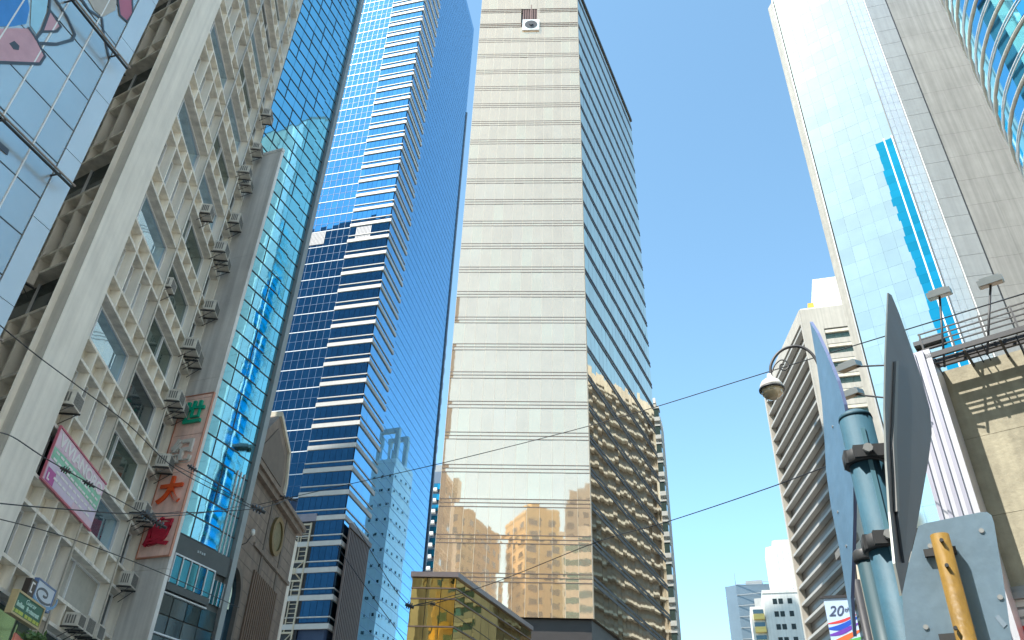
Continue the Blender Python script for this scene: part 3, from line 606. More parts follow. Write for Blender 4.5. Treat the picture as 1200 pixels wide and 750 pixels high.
quick('louvre', mat('reddish louvre', (.14, .07, .06), .6), pr, lambda m: [m.box(FCf, -8.8 + .36 * i, -8.8 + .36 * i + .2, -.2, -.05, 112.0, 117.2) for i in range(8)] + [m.box(FCf, -7.55, -7.4, -.05, .0, 111.8, 117.3)])
quick('fan_housing', whitem, pr, lambda m: (m.box(FCf, -8.8, -6.15, -.2, .25, 109.0, 111.6)))
quick('fan', dark, pr, lambda m: (m.plate(FCf, ringpts(-7.45, 110.3, 1.0, 22), .251, .3), m.plate(FCf, ringpts(-7.45, 110.3, .3, 12), .3, .45)))
quick('soffit', mat('dark bronze soffit', (.05, .042, .04), .5), gold, lambda m: m.prism([FCf.pt(-CWd + .3, -.4, 0)[:2], FCf.pt(-.2, -.4, 0)[:2], FCr.pt(30, -.4, 0)[:2], FCr.pt(28, -12, 0)[:2], FCf.pt(-CWd + .3, -20, 0)[:2]], -H, CB - .02))

FPf = FA(535, 677, 58, 94); FPr = FPf.shift(0, 0, 22)
pod = thing('gold_podium', 'low gold glass block with a metal coping standing before the gold tower', 'building', base(FPf))
PT = 17.0
goldp = glass('deep gold glass', (.88, .62, .24), .02, wave=.05, wscale=.5)
quick('wall', stone_dark, pod, lambda m: m.prism([FPf.pt(-3.2, -.15, 0)[:2], FPf.pt(-.05, -.15, 0)[:2], FPr.pt(16, -.15, 0)[:2], FPr.pt(15.5, -5, 0)[:2], FPf.pt(-3.2, -12, 0)[:2]], -H, PT))
quick('front_glass', goldp, pod, lambda m: m.grid(FPf, [-3.2, -2.1, -1.05, 0], [6, 8, 10, 12, 13.6, 15.5, 16.24, PT], 0, .02, .006))
quick('side_glass', goldp, pod, lambda m: m.grid(FPr, frange(.02, 16, 1.6), [6, 8, 10, 12, 13.6, 15.5, 16.24, PT], 0, .02, .006))
quick('coping', mat('brown grey coping', (.24, .20, .20), .35, metal=.5), pod, lambda m: (m.box(FPf, -3.3, .15, -.4, .22, PT, PT + .36), m.box(FPr, -.15, 16, -.4, .2, PT + .002, PT + .358)))
for z in (16.24, 15.5, 13.6):
    quick('glazing_bar', dline, pod, lambda m: (m.box(FPf, -3.2, .04, -.1, .08, z - .045, z + .045), m.box(FPr, 0, 16, -.1, .07, z - .044, z + .044)))
quick('roof', concrete2, pod, lambda m: m.prism([FPf.pt(-3.1, -.5, 0)[:2], FPf.pt(-.5, -.5, 0)[:2], FPr.pt(15, -.6, 0)[:2], FPf.pt(-3.1, -11, 0)[:2]], PT + .01, PT + .1))

# ================================================================== generic blocks (neighbours, most of them seen in the mirror glass)
def block(name, label, cat, F, width, depth, top, wallm, glassm, floor=3.4, bay=3.0, win=(.55, .5), side='both', rows_from=3, balcony=None, roofbox=True, bands=False):
    t = thing(name, label, cat, base(F, width / 2, -depth / 2))
    quick('wall', wallm, t, lambda m: m.box(F, 0, width, -depth, 0, -H, top))
    faces = [(F, width), (F.shift(width, 0, F.az - 90), depth), (F.shift(0, -depth, F.az + 90), depth)]
    todo = []
    for G, L in faces:
        n = max(1, int(L / bay)); bw = L / n; Z = [z for z in frange(rows_from, top - 1.2, floor)[:-1]]
        for z in reversed(Z):
            for k in ([-1] if bands else range(n)): todo.append((G, L, bw, z, k))
    todo.sort(key=lambda q: -q[3])
    def opening(m, G, L, bw, z, k):
        if k < 0: m.box(G, .5, L - .5, -.1, .03, z + floor * .35, z + floor * .35 + floor * win[1], 0); return
        m.box(G, bw * k + bw * (1 - win[0]) / 2, bw * k + bw * (1 + win[0]) / 2, -.1, .03, z + floor * .3, z + floor * (.3 + win[1]), 0)
        m.box(G, bw * k + bw * .15, bw * k + bw * .85, .0, .18, z + floor * .24, z + floor * .29, 1)
        if balcony is not None: m.box(G, bw * k + .25, bw * k + bw - .25, .04, 1.0, z, z + floor * .2, 2)
    ms_ = [glassm, wallm, balcony or wallm]
    for q in todo[:95]: quick('window', ms_, t, lambda m: opening(m, *q))
    if len(todo) > 95: quick('lower_windows', ms_, t, lambda m: [opening(m, *q) for q in todo[95:]])['kind'] = 'stuff'
    quick('parapet', wallm, t, lambda m: (m.box(F, -.12, width + .12, -.4, .12, top, top + .9), m.box(F, -.12, .3, -depth, -.41, top, top + .9), m.box(F, width - .3, width + .12, -depth, -.41, top, top + .9)))
    if roofbox: quick('roof_house', wallm, t, lambda m: (m.box(F, width * .25, width * .6, -depth * .7, -depth * .3, top, top + 4), m.box(F, width * .65, width * .85, -depth * .6, -depth * .4, top, top + 2.4)))
    return t
cream_b = mat('sunny cream wall', (.54, .42, .22), .75, var=.12, scale=.3, streak=.12)
pale_b = mat('pale wall', (.66, .64, .58), .75, var=.1, scale=.3, streak=.12)
olive_b = mat('olive brown wall', (.34, .28, .18), .75, var=.15, scale=.3, streak=.1)
white_b = mat('whitewashed wall', (.60, .585, .545), .7, var=.07, scale=.3, streak=.1)
yellow_b = mat('yellow balcony', (.72, .52, .16), .6, var=.08)
block('brown_office_block', 'brown office block behind the viewer mirrored at the left foot of the gold tower', 'building', Fr(-26, -50, 254), 14, 24, 79, olive_b, windark, bay=3.6)
block('cream_apartment_block', 'cream apartment block behind the viewer mirrored low in the gold tower', 'building', Fr(-1.0, -58, 300), 10, 14, 80, cream_b, windark, bay=3.6)
block('teal_window_block', 'pale block with teal window bands mirrored at the gold tower\'s corner', 'building', Fr(9, -46, 272), 9.6, 6, 70, pale_b, teal_dim, bands=True, roofbox=False)
block('domed_grey_block', 'grey block behind the teal banded one mirrored at the gold tower\'s corner', 'building', Fr(10, -64, 272), 9.5, 12, 90, mat('mid grey wall', (.40, .38, .34), .7), windark, bay=2.6)
wf = block('white_frame_tower', 'white tower with an open roof frame mirrored in the blue tower\'s side', 'tower', Fr(1.2, 165, 92), 6, 9, 76, mat('bright white wall', (.82, .81, .78), .6, var=.04), windark, bay=2.0, win=(.28, .2), roofbox=False)
FWF = Fr(1.2, 165, 92)
quick('roof_frame', white_b, wf, lambda m: ([m.box(FWF, a, a + .9, o - .9, o, 76.9, 84) for a in (.2, 4.6) for o in (-.2, -5)] + [m.box(FWF, .2, 5.5, o - .9, o, 84, 85) for o in (-.2, -5)]))
block('yellow_balcony_block', 'cream block with yellow balconies mirrored in the low gold podium', 'building', Fr(-12, -18, 283), 10, 9, 36, cream_b, wingreen, bay=3.2, balcony=yellow_b)
block('bounce_flats', 'unseen white flats across the road, added to bounce sunlight onto the lattice building', 'building', Fr(16, 8.5, 176), 22, 14, 62, white_b, wing, bay=3.4, win=(.3, .34))  # added out of view to bounce sunlight onto the lattice facade
block('bounce_offices', 'unseen pale offices beside the white flats, added to bounce more sunlight', 'building', Fr(17.6, -14, 178), 30, 14, 74, mat('pale bounce wall', (.80, .77, .70), .7, var=.05), wing, bay=3.0, win=(.3, .34))  # out of view too, pale and tall for more bounced light
block('navy_neighbour', 'dark tower hidden behind the teal tower and mirrored in the blue curtain wall', 'tower', Fr(-86, 78, 100), 40, 12, 134, mat('dark slate wall', (.17, .20, .26), .6), windark, floor=3.8, bay=3.2)

# ================================================================== between the towers
FZ = FA(497, 600, 215, 100)
zt = thing('balcony_tower', 'narrow far tower of blue glass and white balconies between the two glass towers', 'tower', base(FZ, 3))
zz, zt_top = FZ.sz(508, 553), 0
ZT = zz[1]
quick('wall', mat('slate blue wall', (.10, .14, .20), .5), zt, lambda m: m.box(FZ, -2, 14, -12, 0, -H, ZT))
for z in frange(4, ZT - 3, 3.2)[:-1][-24:]:
    quick('window_band', teal_dim, zt, lambda m: m.box(FZ, -1.8, 13, -.05, .1, z + 1.1, z + 2.6))
    for x in (1.2, 4.6):
        b_ = quick('balcony', whitem, zt, lambda m: m.box(FZ, x, x + 2.2, .1, 1.3, z, z + .85))
        quick('balcony_glass', skyblueg[0], b_, lambda m: m.box(FZ, x + 2.2, x + 3.3, .1, .6, z + .6, z + 2.2))
quick('roof_house', midgrey, zt, lambda m: (m.box(FZ, .5, 5, -6, -1, ZT, ZT + 2.5), m.box(FZ, 1.2, 1.6, -2, -1.4, ZT + 2.5, ZT + 5)))

FK = FA(764, 470, 128, 107)
kz = FK.sz(771, 472)[1]
kt = thing('bay_window_flats', 'grey beige flats with stacked bay windows peeping out behind the gold tower', 'building', base(FK))
quick('wall', mat('beige flats wall', (.44, .40, .34), .7, var=.1), kt, lambda m: m.box(FK, -14, .6, -12, 0, -H, kz))
for z in frange(3, kz - .2, 3.4)[:-1]: quick('window_band', wingreen, kt, lambda m: m.box(FK, -12, 1.0, -.1, .05, z + 1.2, z + 2.6))
for z in frange(3, kz - .2, 3.4)[:-1]:
    b_ = quick('bay_window', mat('grey bay', (.40, .40, .37), .6), kt, lambda m: (m.box(FK, .0, 1.15, -1.6, .3, z, z + .75), m.box(FK, .0, 1.15, -1.6, .3, z + 2.45, z + 2.75), m.box(FK, .0, .12, -1.6, .28, z + .75, z + 2.45)))
    quick('pane', wingreen, b_, lambda m: m.box(FK, .13, 1.05, -1.5, .2, z + .75, z + 2.45))
quick('parapet', cream, kt, lambda m: m.box(FK, -14, .6, -12, .1, kz, kz + 1.0))

# ================================================================== RIGHT: striped office building
F4r = FA(966, 500, 130, 107); F4l = F4r.shift(0, 0, 183.3)
S4 = 86.0
off_cream = mat('office cream', (.45, .415, .36), .65, var=.08, scale=.4, streak=.12)
strp = thing('striped_office', 'cream office building with close horizontal fins on its long left side', 'building', base(F4r))
quick('wall', mat('recessed brown wall', (.20, .165, .14), .7, var=.1), strp, lambda m: m.prism([F4l.pt(-29.5, -1.2, 0)[:2], F4l.pt(-.6, -1.2, 0)[:2], F4r.pt(.2, -.6, 0)[:2], F4r.pt(12, -.6, 0)[:2], F4r.pt(13, -28, 0)[:2]], -H, S4 - .5))  # dark brown wall set back behind the fins
for z in [z for z in frange(1.5, S4 - 3.5, 3.05)]:
    quick('fin', mat('pale fin', (.37, .36, .335), .6, var=.06), strp, lambda m: m.box(F4l, -29.4, -.7, -1.1, -.05, z, z + .46))
for z in frange(1.5, S4 - 3.5, 3.05)[:-1]: quick('window_band', mat('brown glass', (.16, .13, .11), .35), strp, lambda m: m.box(F4l, -29.3, -.9, -1.2, -1.14, z + 1.5, z + 2.3))
quick('corner_frame', off_cream, strp, lambda m: (m.box(F4l, -.75, 0, -1.1, .12, -H, S4), m.box(F4l, -29.8, -29.0, -1.1, .12, -H, S4), m.box(F4l, -29.0, -.75, -1.15, .12, S4 - 2.6, S4)))
quick('front_pier', off_cream, strp, lambda m: (m.box(F4r, 0.02, 3.4, -1.4, 0, -H, S4), m.box(F4r, 9.2, 12.2, -1.4, 0, -H, S4), m.box(F4r, 3.4, 9.2, -1.4, -.02, S4 - 4.6, S4)))
for z in frange(1.5, S4 - 4.8, 3.05)[:-1]:
    b_ = quick('balcony', off_cream, strp, lambda m: m.box(F4r, 3.42, 9.18, -1.3, -.1, z, z + 1.05))
    quick('window', wingreen, b_, lambda m: m.grid(F4r, frange(3.45, 9.15, 1.4), [z + 1.1, z + 2.4], -.5, .04, .01))
    quick('soffit', beige, b_, lambda m: m.box(F4r, 3.42, 9.18, -1.3, -.15, z + 2.42, z + 3.03))
quick('roof', cream, strp, lambda m: m.prism([F4l.pt(-29, -.2, 0)[:2], F4l.pt(-.1, -.2, 0)[:2], F4r.pt(12, -.1, 0)[:2], F4r.pt(12, -27, 0)[:2]], S4 + .005, S4 + .3))
quick('penthouse', cream, strp, lambda m: (m.box(F4r, 3.2, 11.5, -9, -1.2, S4, S4 + 5.0), m.box(F4r, 3.6, 11.2, -9, -1.6, S4 + 5.0, S4 + 7.6)))
quick('roof_plant', mat('orange plant unit', (.70, .40, .06), .5), strp, lambda m: m.box(F4r, 1.9, 2.9, -3.2, -2.0, S4, S4 + 2.6))

steel_far = mat('aerial steel', (.12, .12, .13), .5)
# far blocks at the bottom of the sky gap
FG1 = FA(851, 700, 260, 112)
tz = FG1.sz(865, 687)[1]
gt = thing('grey_glass_block', 'grey blue glass block far off at the bottom of the sky gap', 'building', base(FG1, 5))
quick('wall', glass('grey blue glass', (.16, .20, .23), .25, metal=.35), gt, lambda m: m.prism([FG1.pt(0, 0, 0)[:2], FG1.pt(3.5, 1.6, 0)[:2], FG1.pt(16, 0, 0)[:2], FG1.pt(16, -16, 0)[:2], FG1.pt(0, -16, 0)[:2]], -H, tz))
quick('mullion', midgrey, gt, lambda m: [m.box(FG1.shift(3.5, 1.6, 112 + 7.3), 0, 12.4, -.05, .12, z, z + .16) for z in frange(3, tz, 3.2)] + [m.box(FG1.shift(0, 0, 112 - 24.6), 0, 3.84, -.05, .12, z, z + .16) for z in frange(3, tz, 3.2)])
quick('front_panel', mat('grey panel', (.34, .34, .33), .7), gt, lambda m: m.box(FG1.shift(3.5, 1.6, 112 + 7.3), 5.2, 12.3, .13, 1.2, -H, tz - 5))
for z in frange(3, tz - 9, 3.2)[-9:]:
    for k in range(3): quick('window', windark, gt, lambda m: m.box(FG1.shift(3.5, 1.6, 112 + 7.3), 6.8 + 1.7 * k, 7.6 + 1.7 * k, 1.2, 1.26, z, z + 1.6))
quick('roof_house', midgrey, gt, lambda m: m.box(FG1, 6, 11, -9, -4, tz, tz + 2.6))
quick('aerial', steel_far, gt, lambda m: m.tube(FG1.pt(3, -3, tz), FG1.pt(3, -3, tz + 5), .08, 6))
quick('roof_rail', midgrey, gt, lambda m: m.box(FG1, .5, 15.5, -15, -14.5, tz, tz + 1.4))
FW1 = FA(897, 720, 215, 105); wz = FW1.sz(910, 695)[1]
wa = thing('white_apartments', 'white apartment block with yellow balconies at its left beside the striped office', 'building', base(FW1, 5))
quick('wall', white_b, wa, lambda m: (m.box(FW1, 0, 16, -14, 0, -H, wz), m.box(FW1, -3.5, -.01, -12, -.6, -H, wz - 3)))
for z in frange(3, wz - .5, 3.1)[:-1][-16:]:
    for x in (2.2, 3.6, 5.8, 8.6, 10, 12): quick('window', windark, wa, lambda m: m.box(FW1, x, x + 1.05, -.1, .05, z + .9, z + 2.2))
for z in frange(3, wz - 3.2, 3.1)[:-1]:
    b_ = quick('balcony', yellow_b, wa, lambda m: m.box(FW1, -2.9, -.3, -.6, .5, z, z + 1.3))
    quick('balcony_window', windark, b_, lambda m: m.box(FW1, -2.9, -.4, -.7, -.55, z + 1.5, z + 2.6))
quick('parapet', white_b, wa, lambda m: m.box(FW1, -.1, 16.1, -14, .15, wz, wz + .8))
quick('water_tank', midgrey, wa, lambda m: (m.lathe(FW1.pt(9, -4, wz), [(1.1, 0), (1.1, 2.2), (.2, 2.7)], 14)))
quick('aerial', steel_far, wa, lambda m: (m.tube(FW1.pt(4, -3, wz), FW1.pt(4, -3, wz + 5), .07, 6), m.tube(FW1.pt(3.2, -3, wz + 4.2), FW1.pt(4.8, -3, wz + 4.2), .05, 6)))
FV = FA(903, 680, 235, 105); vz = FV.sz(912, 641)[1]
wt = thing('white_shaft_tower', 'slim bright white windowless shaft rising above the white apartments', 'tower', base(FV, 4))
quick('wall', mat('ivory white wall', (.66, .65, .62), .6, var=.04), wt, lambda m: m.prism([FV.pt(a, o, 0)[:2] for a, o in ((0, 0), (2.4, 1.4), (10, 1.4), (12, 0), (12, -9), (0, -9))], -H, vz))
quick('cap', white_b, wt, lambda m: m.prism([FV.pt(a, o, 0)[:2] for a, o in ((2, 0), (3, .6), (9, .6), (10, 0), (10, -6), (2, -6))], vz + .005, vz + 1.8))
quick('rib', mat('ivory rib', (.70, .68, .63), .6), wt, lambda m: [m.box(FV, 2.4 + 1.5 * k, 2.65 + 1.5 * k, 1.38, 1.6, -H, vz - 1) for k in range(6)])

# ================================================================== RIGHT: glass and concrete tower
F1 = FA(970, 247, 85, 128); T1 = 115.5
rt = thing('cyan_glass_tower', 'tall tower at right with pale cyan mirror glass and a grey concrete flank', 'tower', base(F1))
F1b = F1.shift(9.75, 0, 107)
quick('wall', mat('pale core', (.45, .47, .48), .6), rt, lambda m: m.prism([F1.pt(0, -.2, 0)[:2], F1.pt(9.7, -.2, 0)[:2], F1b.pt(18, -.2, 0)[:2], F1b.pt(18, -16, 0)[:2], F1.pt(2, -18, 0)[:2], F1.pt(-.9, -6, 0)[:2]], -H, T1))
F1s = F1.shift(-.05, -.05, 190)
quick('left_return', [mat('pale stone return', (.37, .35, .31), .6, streak=.1)], rt, lambda m: m.prism([F1.pt(-.06, .05, 0)[:2], F1.pt(-1.25, -1.0, 0)[:2], F1.pt(-1.25, -6, 0)[:2], F1.pt(-.06, -6, 0)[:2]], -H, T1 - .3))
_a, _b = F1.pt(2, -18, 0), F1.pt(-1.26, -6, 0)
F1L = Fr(_a.x, _a.y, math.degrees(math.atan2(_b.x - _a.x, _b.y - _a.y))); L1 = math.hypot(_b.x - _a.x, _b.y - _a.y)
quick('side_glass', cyang, rt, lambda m: m.grid(F1L, frange(0, L1, 1.5), frange(8, 96, 2.9), .12, .03, .004))
quick('crown_panel', mat('bright white wall', (.82, .81, .78), .6, var=.04), rt, lambda m: m.box(F1L, 0, L1 - 2.6, -.1, .2, 96.2, T1 - 1))
quick('rose_panel', mat('rose panel', (.55, .16, .24), .5), rt, lambda m: m.box(F1L, L1 - 2.55, L1 - .1, -.1, .22, 92, 103))
quick('left_return_line', midgrey, rt, lambda m: m.box(F1, -.22, -.1, .0, .12, -H, T1 - .2))
ZR = frange(2, T1, 2.35)
quick('mirror_glass', cyang, rt, lambda m: (m.grid(F1, [.02, 1.6, 3.2, 4.8, 6.4, 7.66], ZR, 0, .006, .0025), m.grid(F1, [7.66, 8.65, 9.7], [z for z in ZR if z > 77.5], 0, .006, .0025)))
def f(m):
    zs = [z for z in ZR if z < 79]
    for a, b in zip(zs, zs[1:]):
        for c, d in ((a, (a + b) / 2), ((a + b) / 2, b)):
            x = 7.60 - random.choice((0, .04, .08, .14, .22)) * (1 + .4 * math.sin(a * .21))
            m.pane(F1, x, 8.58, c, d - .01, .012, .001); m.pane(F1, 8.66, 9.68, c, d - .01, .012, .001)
quick('sky_reflection_strip', skyblueg, rt, f)  # mirrored sky and its stepped edge, built in as bluer panes
quick('strip_line', mull_white, rt, lambda m: (m.box(F1, 8.55, 8.70, -.05, .08, 2, 78), m.box(F1, 9.52, 9.66, -.05, .08, 2, 78)))
quick('corner_joint', dark, rt, lambda m: m.box(F1, 9.70, 9.80, -.2, .06, -H, T1))
quick('textured_panel', silverg, rt, lambda m: m.grid(F1b, [.04, .7, 1.4, 2.15], frange(0, T1, 1.45), 0, .012, .006))
quick('white_edge', whitem, rt, lambda m: m.box(F1b, 2.20, 2.32, -.1, .08, -H, T1))
quick('tile_strip', mat('grey tile', (.30, .305, .30), .45, metal=.1, var=.06, scale=.8, streak=.08), rt, lambda m: [m.box(F1b, 2.36, 4.92, -.1, .02, a + .02, b - .02) for a, b in zip(frange(0, T1, 2.9), frange(0, T1, 2.9)[1:])])
quick('flank_joint', dark, rt, lambda m: m.box(F1b, 4.94, 5.06, -.1, .03, -H, T1))
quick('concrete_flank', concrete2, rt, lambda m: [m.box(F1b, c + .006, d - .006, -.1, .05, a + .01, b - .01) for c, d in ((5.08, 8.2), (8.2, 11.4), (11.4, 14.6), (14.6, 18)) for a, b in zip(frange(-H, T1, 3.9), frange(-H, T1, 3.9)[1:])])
quick('cleaning_arm', dark, rt, lambda m: m.box(F1, 5.1, 8.1, .05, .8, 47.4, 47.9))
quick('roof', darkgrey, rt, lambda m: m.prism([F1.pt(.3, -.5, 0)[:2], F1.pt(9.5, -.5, 0)[:2], F1b.pt(17, -.5, 0)[:2], F1b.pt(17, -15, 0)[:2], F1.pt(3, -17, 0)[:2]], T1 + .01, T1 + 1.2))

# round glass tower overhead at the right edge
CR, CA, CD = 16.0, 56.3, 64.0
cx, cy = CD * math.sin(R(CA)), CD * math.cos(R(CA))
rnd = thing('round_glass_tower', 'curved blue glass tower with pale ring slabs at the upper right corner', 'tower', (cx, cy, 0))
NA = 56
def ring_panes(m, r, z0, z1, gap=.03, tilt=.004):
    for k in range(NA):
        a0, a1 = 2 * math.pi * k / NA, 2 * math.pi * (k + 1) / NA
        if math.cos((a0 + a1) / 2) > .45: continue
        p, q = (cx + r * math.cos(a0), cy + r * math.sin(a0)), (cx + r * math.cos(a1), cy + r * math.sin(a1))
        t = random.gauss(0, tilt) * (z1 - z0) / 2; ux, uy = math.cos((a0 + a1) / 2) * t, math.sin((a0 + a1) / 2) * t
        m.face([(p[0] - ux, p[1] - uy, z0 + gap + H), (q[0] - ux, q[1] - uy, z0 + gap + H), (q[0] + ux, q[1] + uy, z1 - gap + H), (p[0] + ux, p[1] + uy, z1 - gap + H)])
ringz = frange(2, 108, 3.62)
quick('wall', mat('dark core', (.03, .05, .06), .5), rnd, lambda m: m.lathe((cx, cy, 0), [(CR - .4, 0), (CR - .4, 108 + H)], NA, smooth=False))
quick('glass_skin', glass('round tower glass', (.14, .60, .85), .03, wave=.02), rnd, lambda m: [ring_panes(m, CR, a + .3, (a + b) / 2) or ring_panes(m, CR, (a + b) / 2, b - .3) for a, b in zip(ringz, ringz[1:])])
for a, b in zip(ringz, ringz[1:]):
    r_ = quick('ring_slab', cream_pale, rnd, lambda m: m.lathe((cx, cy, a + H), [(CR - .3, -.08), (CR + .10, -.08), (CR + .16, 0), (CR + .10, .08), (CR - .3, .08)], NA * 2))
    quick('ring_rail', mull_white, r_, lambda m: (m.lathe((cx, cy, a + H + 1.6), [(CR - .1, -.025), (CR + .06, -.025), (CR + .06, .025), (CR - .1, .025)], NA * 2), m.lathe((cx, cy, a + H + 1.95), [(CR - .1, -.025), (CR + .06, -.025), (CR + .06, .025), (CR - .1, .025)], NA * 2)))

# ================================================================== RIGHT: weathered wall with the catwalk
FX = FA(1120, 500, 25, 130)
wl_ = thing('weathered_wall_block', 'low building with a stained olive concrete wall under a steel catwalk', 'building', base(FX, 3))
XT = 13.1
quick('wall', olive_wall, wl_, lambda m: [m.box(FX, 0, 6, -7, 0, a, b - .012) for a, b in zip([-H, 6.12, 8.42, 10.75], [6.12, 8.42, 10.75, XT])])
quick('trim', midgrey, wl_, lambda m: (m.box(FX, -.05, 6, -.2, .12, 6.30, 6.45), m.box(FX, -.05, 6, -.2, .22, 6.12, 6.29)))
quick('striped_panel', whitem, wl_, lambda m: [m.box(FX, 0, 6, .002, .1, z, z + .17) for z in (5.94, 5.70, 5.46)])
quick('stripe', midgrey, wl_, lambda m: [m.box(FX, 0, 6, .002, .08, z, z + .07) for z in (5.87, 5.63)])
quick('red_fascia', red_m, wl_, lambda m: m.box(FX, -.05, 6, .002, .2, 4.0, 5.45))
steel = mat('dark steel', (.035, .035, .04), .5, var=.15, scale=5)
cw = quick('catwalk', steel, wl_, lambda m: ([m.box(FX, -.1, 6, o - .05, o + .05, XT - .06, XT + .10) for o in (.42, .66, 1.1)] + [m.box(FX, s, s + .07, 0.0, 1.14, XT - .14, XT - .065) for s in (.05, .95, 1.9, 2.9, 3.9)] + [m.box(FX, s, s + .03, 0, 1.1, XT - .10, XT - .067) for s in (1.25, 1.45)]))
quick('handrail', steel, cw, lambda m: [m.box(FX, -.1, 6, 1.08, 1.12, z, z + .035) for z in (XT + .28, XT + .46, XT + .64, XT + .82)] + [m.box(FX, s, s + .05, 1.07, 1.13, XT + .1, XT + .86) for s in (-.08, .75, 1.6, 2.45, 3.3)])
quick('brace', steel, cw, lambda m: [m.tube(FX.pt(s, .02, XT - .9), FX.pt(s, 1.05, XT - .1), .025, 6) for s in (2.35, 4.0)])
FXp = FX.shift(-.02, 0)
rib = thing('ribbed_panel', 'white ribbed metal billboard end standing left of the stained olive wall', 'panel', base(FX, -.6))
quick('panel', mat('white metal', (.52, .52, .56), .4, metal=.2, var=.06, scale=2, streak=.1), rib, lambda m: m.box(FX, -.92, .10, .003, 1.15, 3.0, XT + .25))
quick('rib', mat('lavender grey metal', (.34, .34, .41), .45, metal=.2, var=.06), rib, lambda m: [m.box(FX, -.9 + .24 * k, -.9 + .24 * k + .10, 1.15, 1.22, 3.0, XT + .22) for k in range(4)])
quick('post', midgrey, rib, lambda m: [m.box(FX, s, s + .08, .2, .9, -H, 3.0) for s in (-.9, -.18)])

def flood(label, p, aim_az, tilt, group, pole_from=None, arm=None, size=1.):
    t = thing('floodlight', label, 'floodlight', p, group)
    F = Fr(p[0], p[1], aim_az); z = p[2] - H; k = size
    def hx(m, a0, a1, b0, b1, c0, c1, mi=0):   # a box tipped about the facade's s axis
        ct, sn = math.cos(tilt), math.sin(tilt)
        def q(a, b, c): return F.pt(a * k, (b * ct - c * sn) * k, z + (b * sn + c * ct) * k)
        m.hexa([q(a0, b1, c0), q(a1, b1, c0), q(a1, b0, c0), q(a0, b0, c0), q(a0, b1, c1), q(a1, b1, c1), q(a1, b0, c1), q(a0, b0, c1)], mi)
    quick('housing', mat('lamp housing grey', (.30, .33, .34), .45, metal=.3, var=.1), t, lambda m: (hx(m, -.34, .34, -.24, .24, -.07, .10), hx(m, -.26, .26, -.18, .18, .10, .16)))
    quick('lens', mat('tan lens', (.34, .23, .14), .15, var=.2, scale=8), t, lambda m: hx(m, -.30, .30, -.20, .20, -.085, -.07))
    if pole_from is not None: quick('pole', steel, t, lambda m: m.tube(pole_from, p, .035, 8))
    if arm is not None: quick('arm', steel, t, lambda m: m.tube(arm, p, .028, 8))
    return t
def onF(F, u, v, o): # point on the plane o metres in front of the facade
    G = F.shift(0, o); s, z = G.sz(u, v); return G.pt(s, 0, z)
flood('floodlight on the shorter pole rising from the catwalk over the blue strip', onF(FX, 1101, 345, 1.1), 130, R(-18), 'floodlights on poles above the catwalk', onF(FX, 1107, 430, 1.1))
flood('floodlight on the right pole above the catwalk before the concrete flank', onF(FX, 1161, 331, 1.1), 130, R(-18), 'floodlights on poles above the catwalk', onF(FX, 1157, 416, 1.1))
pA, pB = at(995, 430, 24.5), at(998, 462, 24.5)
flood('upper floodlight on a long arm left of the slate sign', (pA.x, pA.y, pA.z + H), 140, R(-15), 'floodlights on long arms beside the striped office', arm=onF(FX, 1104, 425, 1.1), size=1.0)
a2 = at(1076, 470, 23.5)
flood('lower floodlight on a long arm left of the slate sign', (pB.x, pB.y, pB.z + H), 140, R(-15), 'floodlights on long arms beside the striped office', arm=(a2.x, a2.y, a2.z + H), size=.9)

# ================================================================== street lamp
Dl = 13.0
def LP(u, v, D=Dl): p = at(u, v, D); return Vector((p.x, p.y, p.z + H))
sl_ = thing('street_lamp', 'black street lamp with a scrolled curved arm and a hanging globe', 'street lamp', (LP(1003, 700).x, LP(1003, 700).y, 0))
arc = [(903.5, 440), (903, 430), (907, 420), (914, 412), (924, 407), (936, 406), (946, 410), (954, 418), (960, 430), (966, 450), (974, 480), (984, 530), (994, 600), (1003, 680)]
def smooth_path(P, n=5):
    out = []
    for i in range(len(P) - 1):
        p0, p1, p2, p3 = P[max(i - 1, 0)], P[i], P[i + 1], P[min(i + 2, len(P) - 1)]
        for k in range(n):
            t = k / n; out.append(.5 * ((2 * p1) + (p2 - p0) * t + (2 * p0 - 5 * p1 + 4 * p2 - p3) * t * t + (3 * p1 - p0 - 3 * p2 + p3) * t ** 3))
    return out + [P[-1]]
quick('arm', steel, sl_, lambda m: m.path(smooth_path([LP(*a) for a in arc]), .026, 8))
scr = [(905, 436), (908, 428), (915, 422), (922, 424), (924, 430), (919, 434), (914, 431), (915, 427), (919, 427)]
quick('scroll', steel, sl_, lambda m: m.path(smooth_path([LP(*a) for a in scr]), .013, 6))
gc = LP(904.5, 456)
def f(m):
    r = .2
    m.lathe(gc, [(.05, .30), (.09, .24), (.15, .17)][::-1] and [(r * 1.02, .0), (r * .98, .07), (r * .8, .14), (r * .5, .19), (.05, .22), (.04, .30)], 24)
quick('dome', mat('lamp dome white', (.62, .60, .58), .35, var=.05), sl_, f)
quick('band', dark, sl_, lambda m: m.lathe(gc, [(.205, -.03), (.222, -.025), (.222, .0), (.205, .005)], 24))
quick('bowl', mat('lamp bowl tan glass', (.42, .34, .22), .12, var=.12, scale=9, coat=.6), sl_, lambda m: m.lathe(gc, [(.06, -.19), (.12, -.165), (.17, -.11), (.195, -.03)], 24))
quick('post', steel, sl_, lambda m: m.tube((LP(1003, 680).x, LP(1003, 680).y, 0), LP(1003, 680), .06, 10))

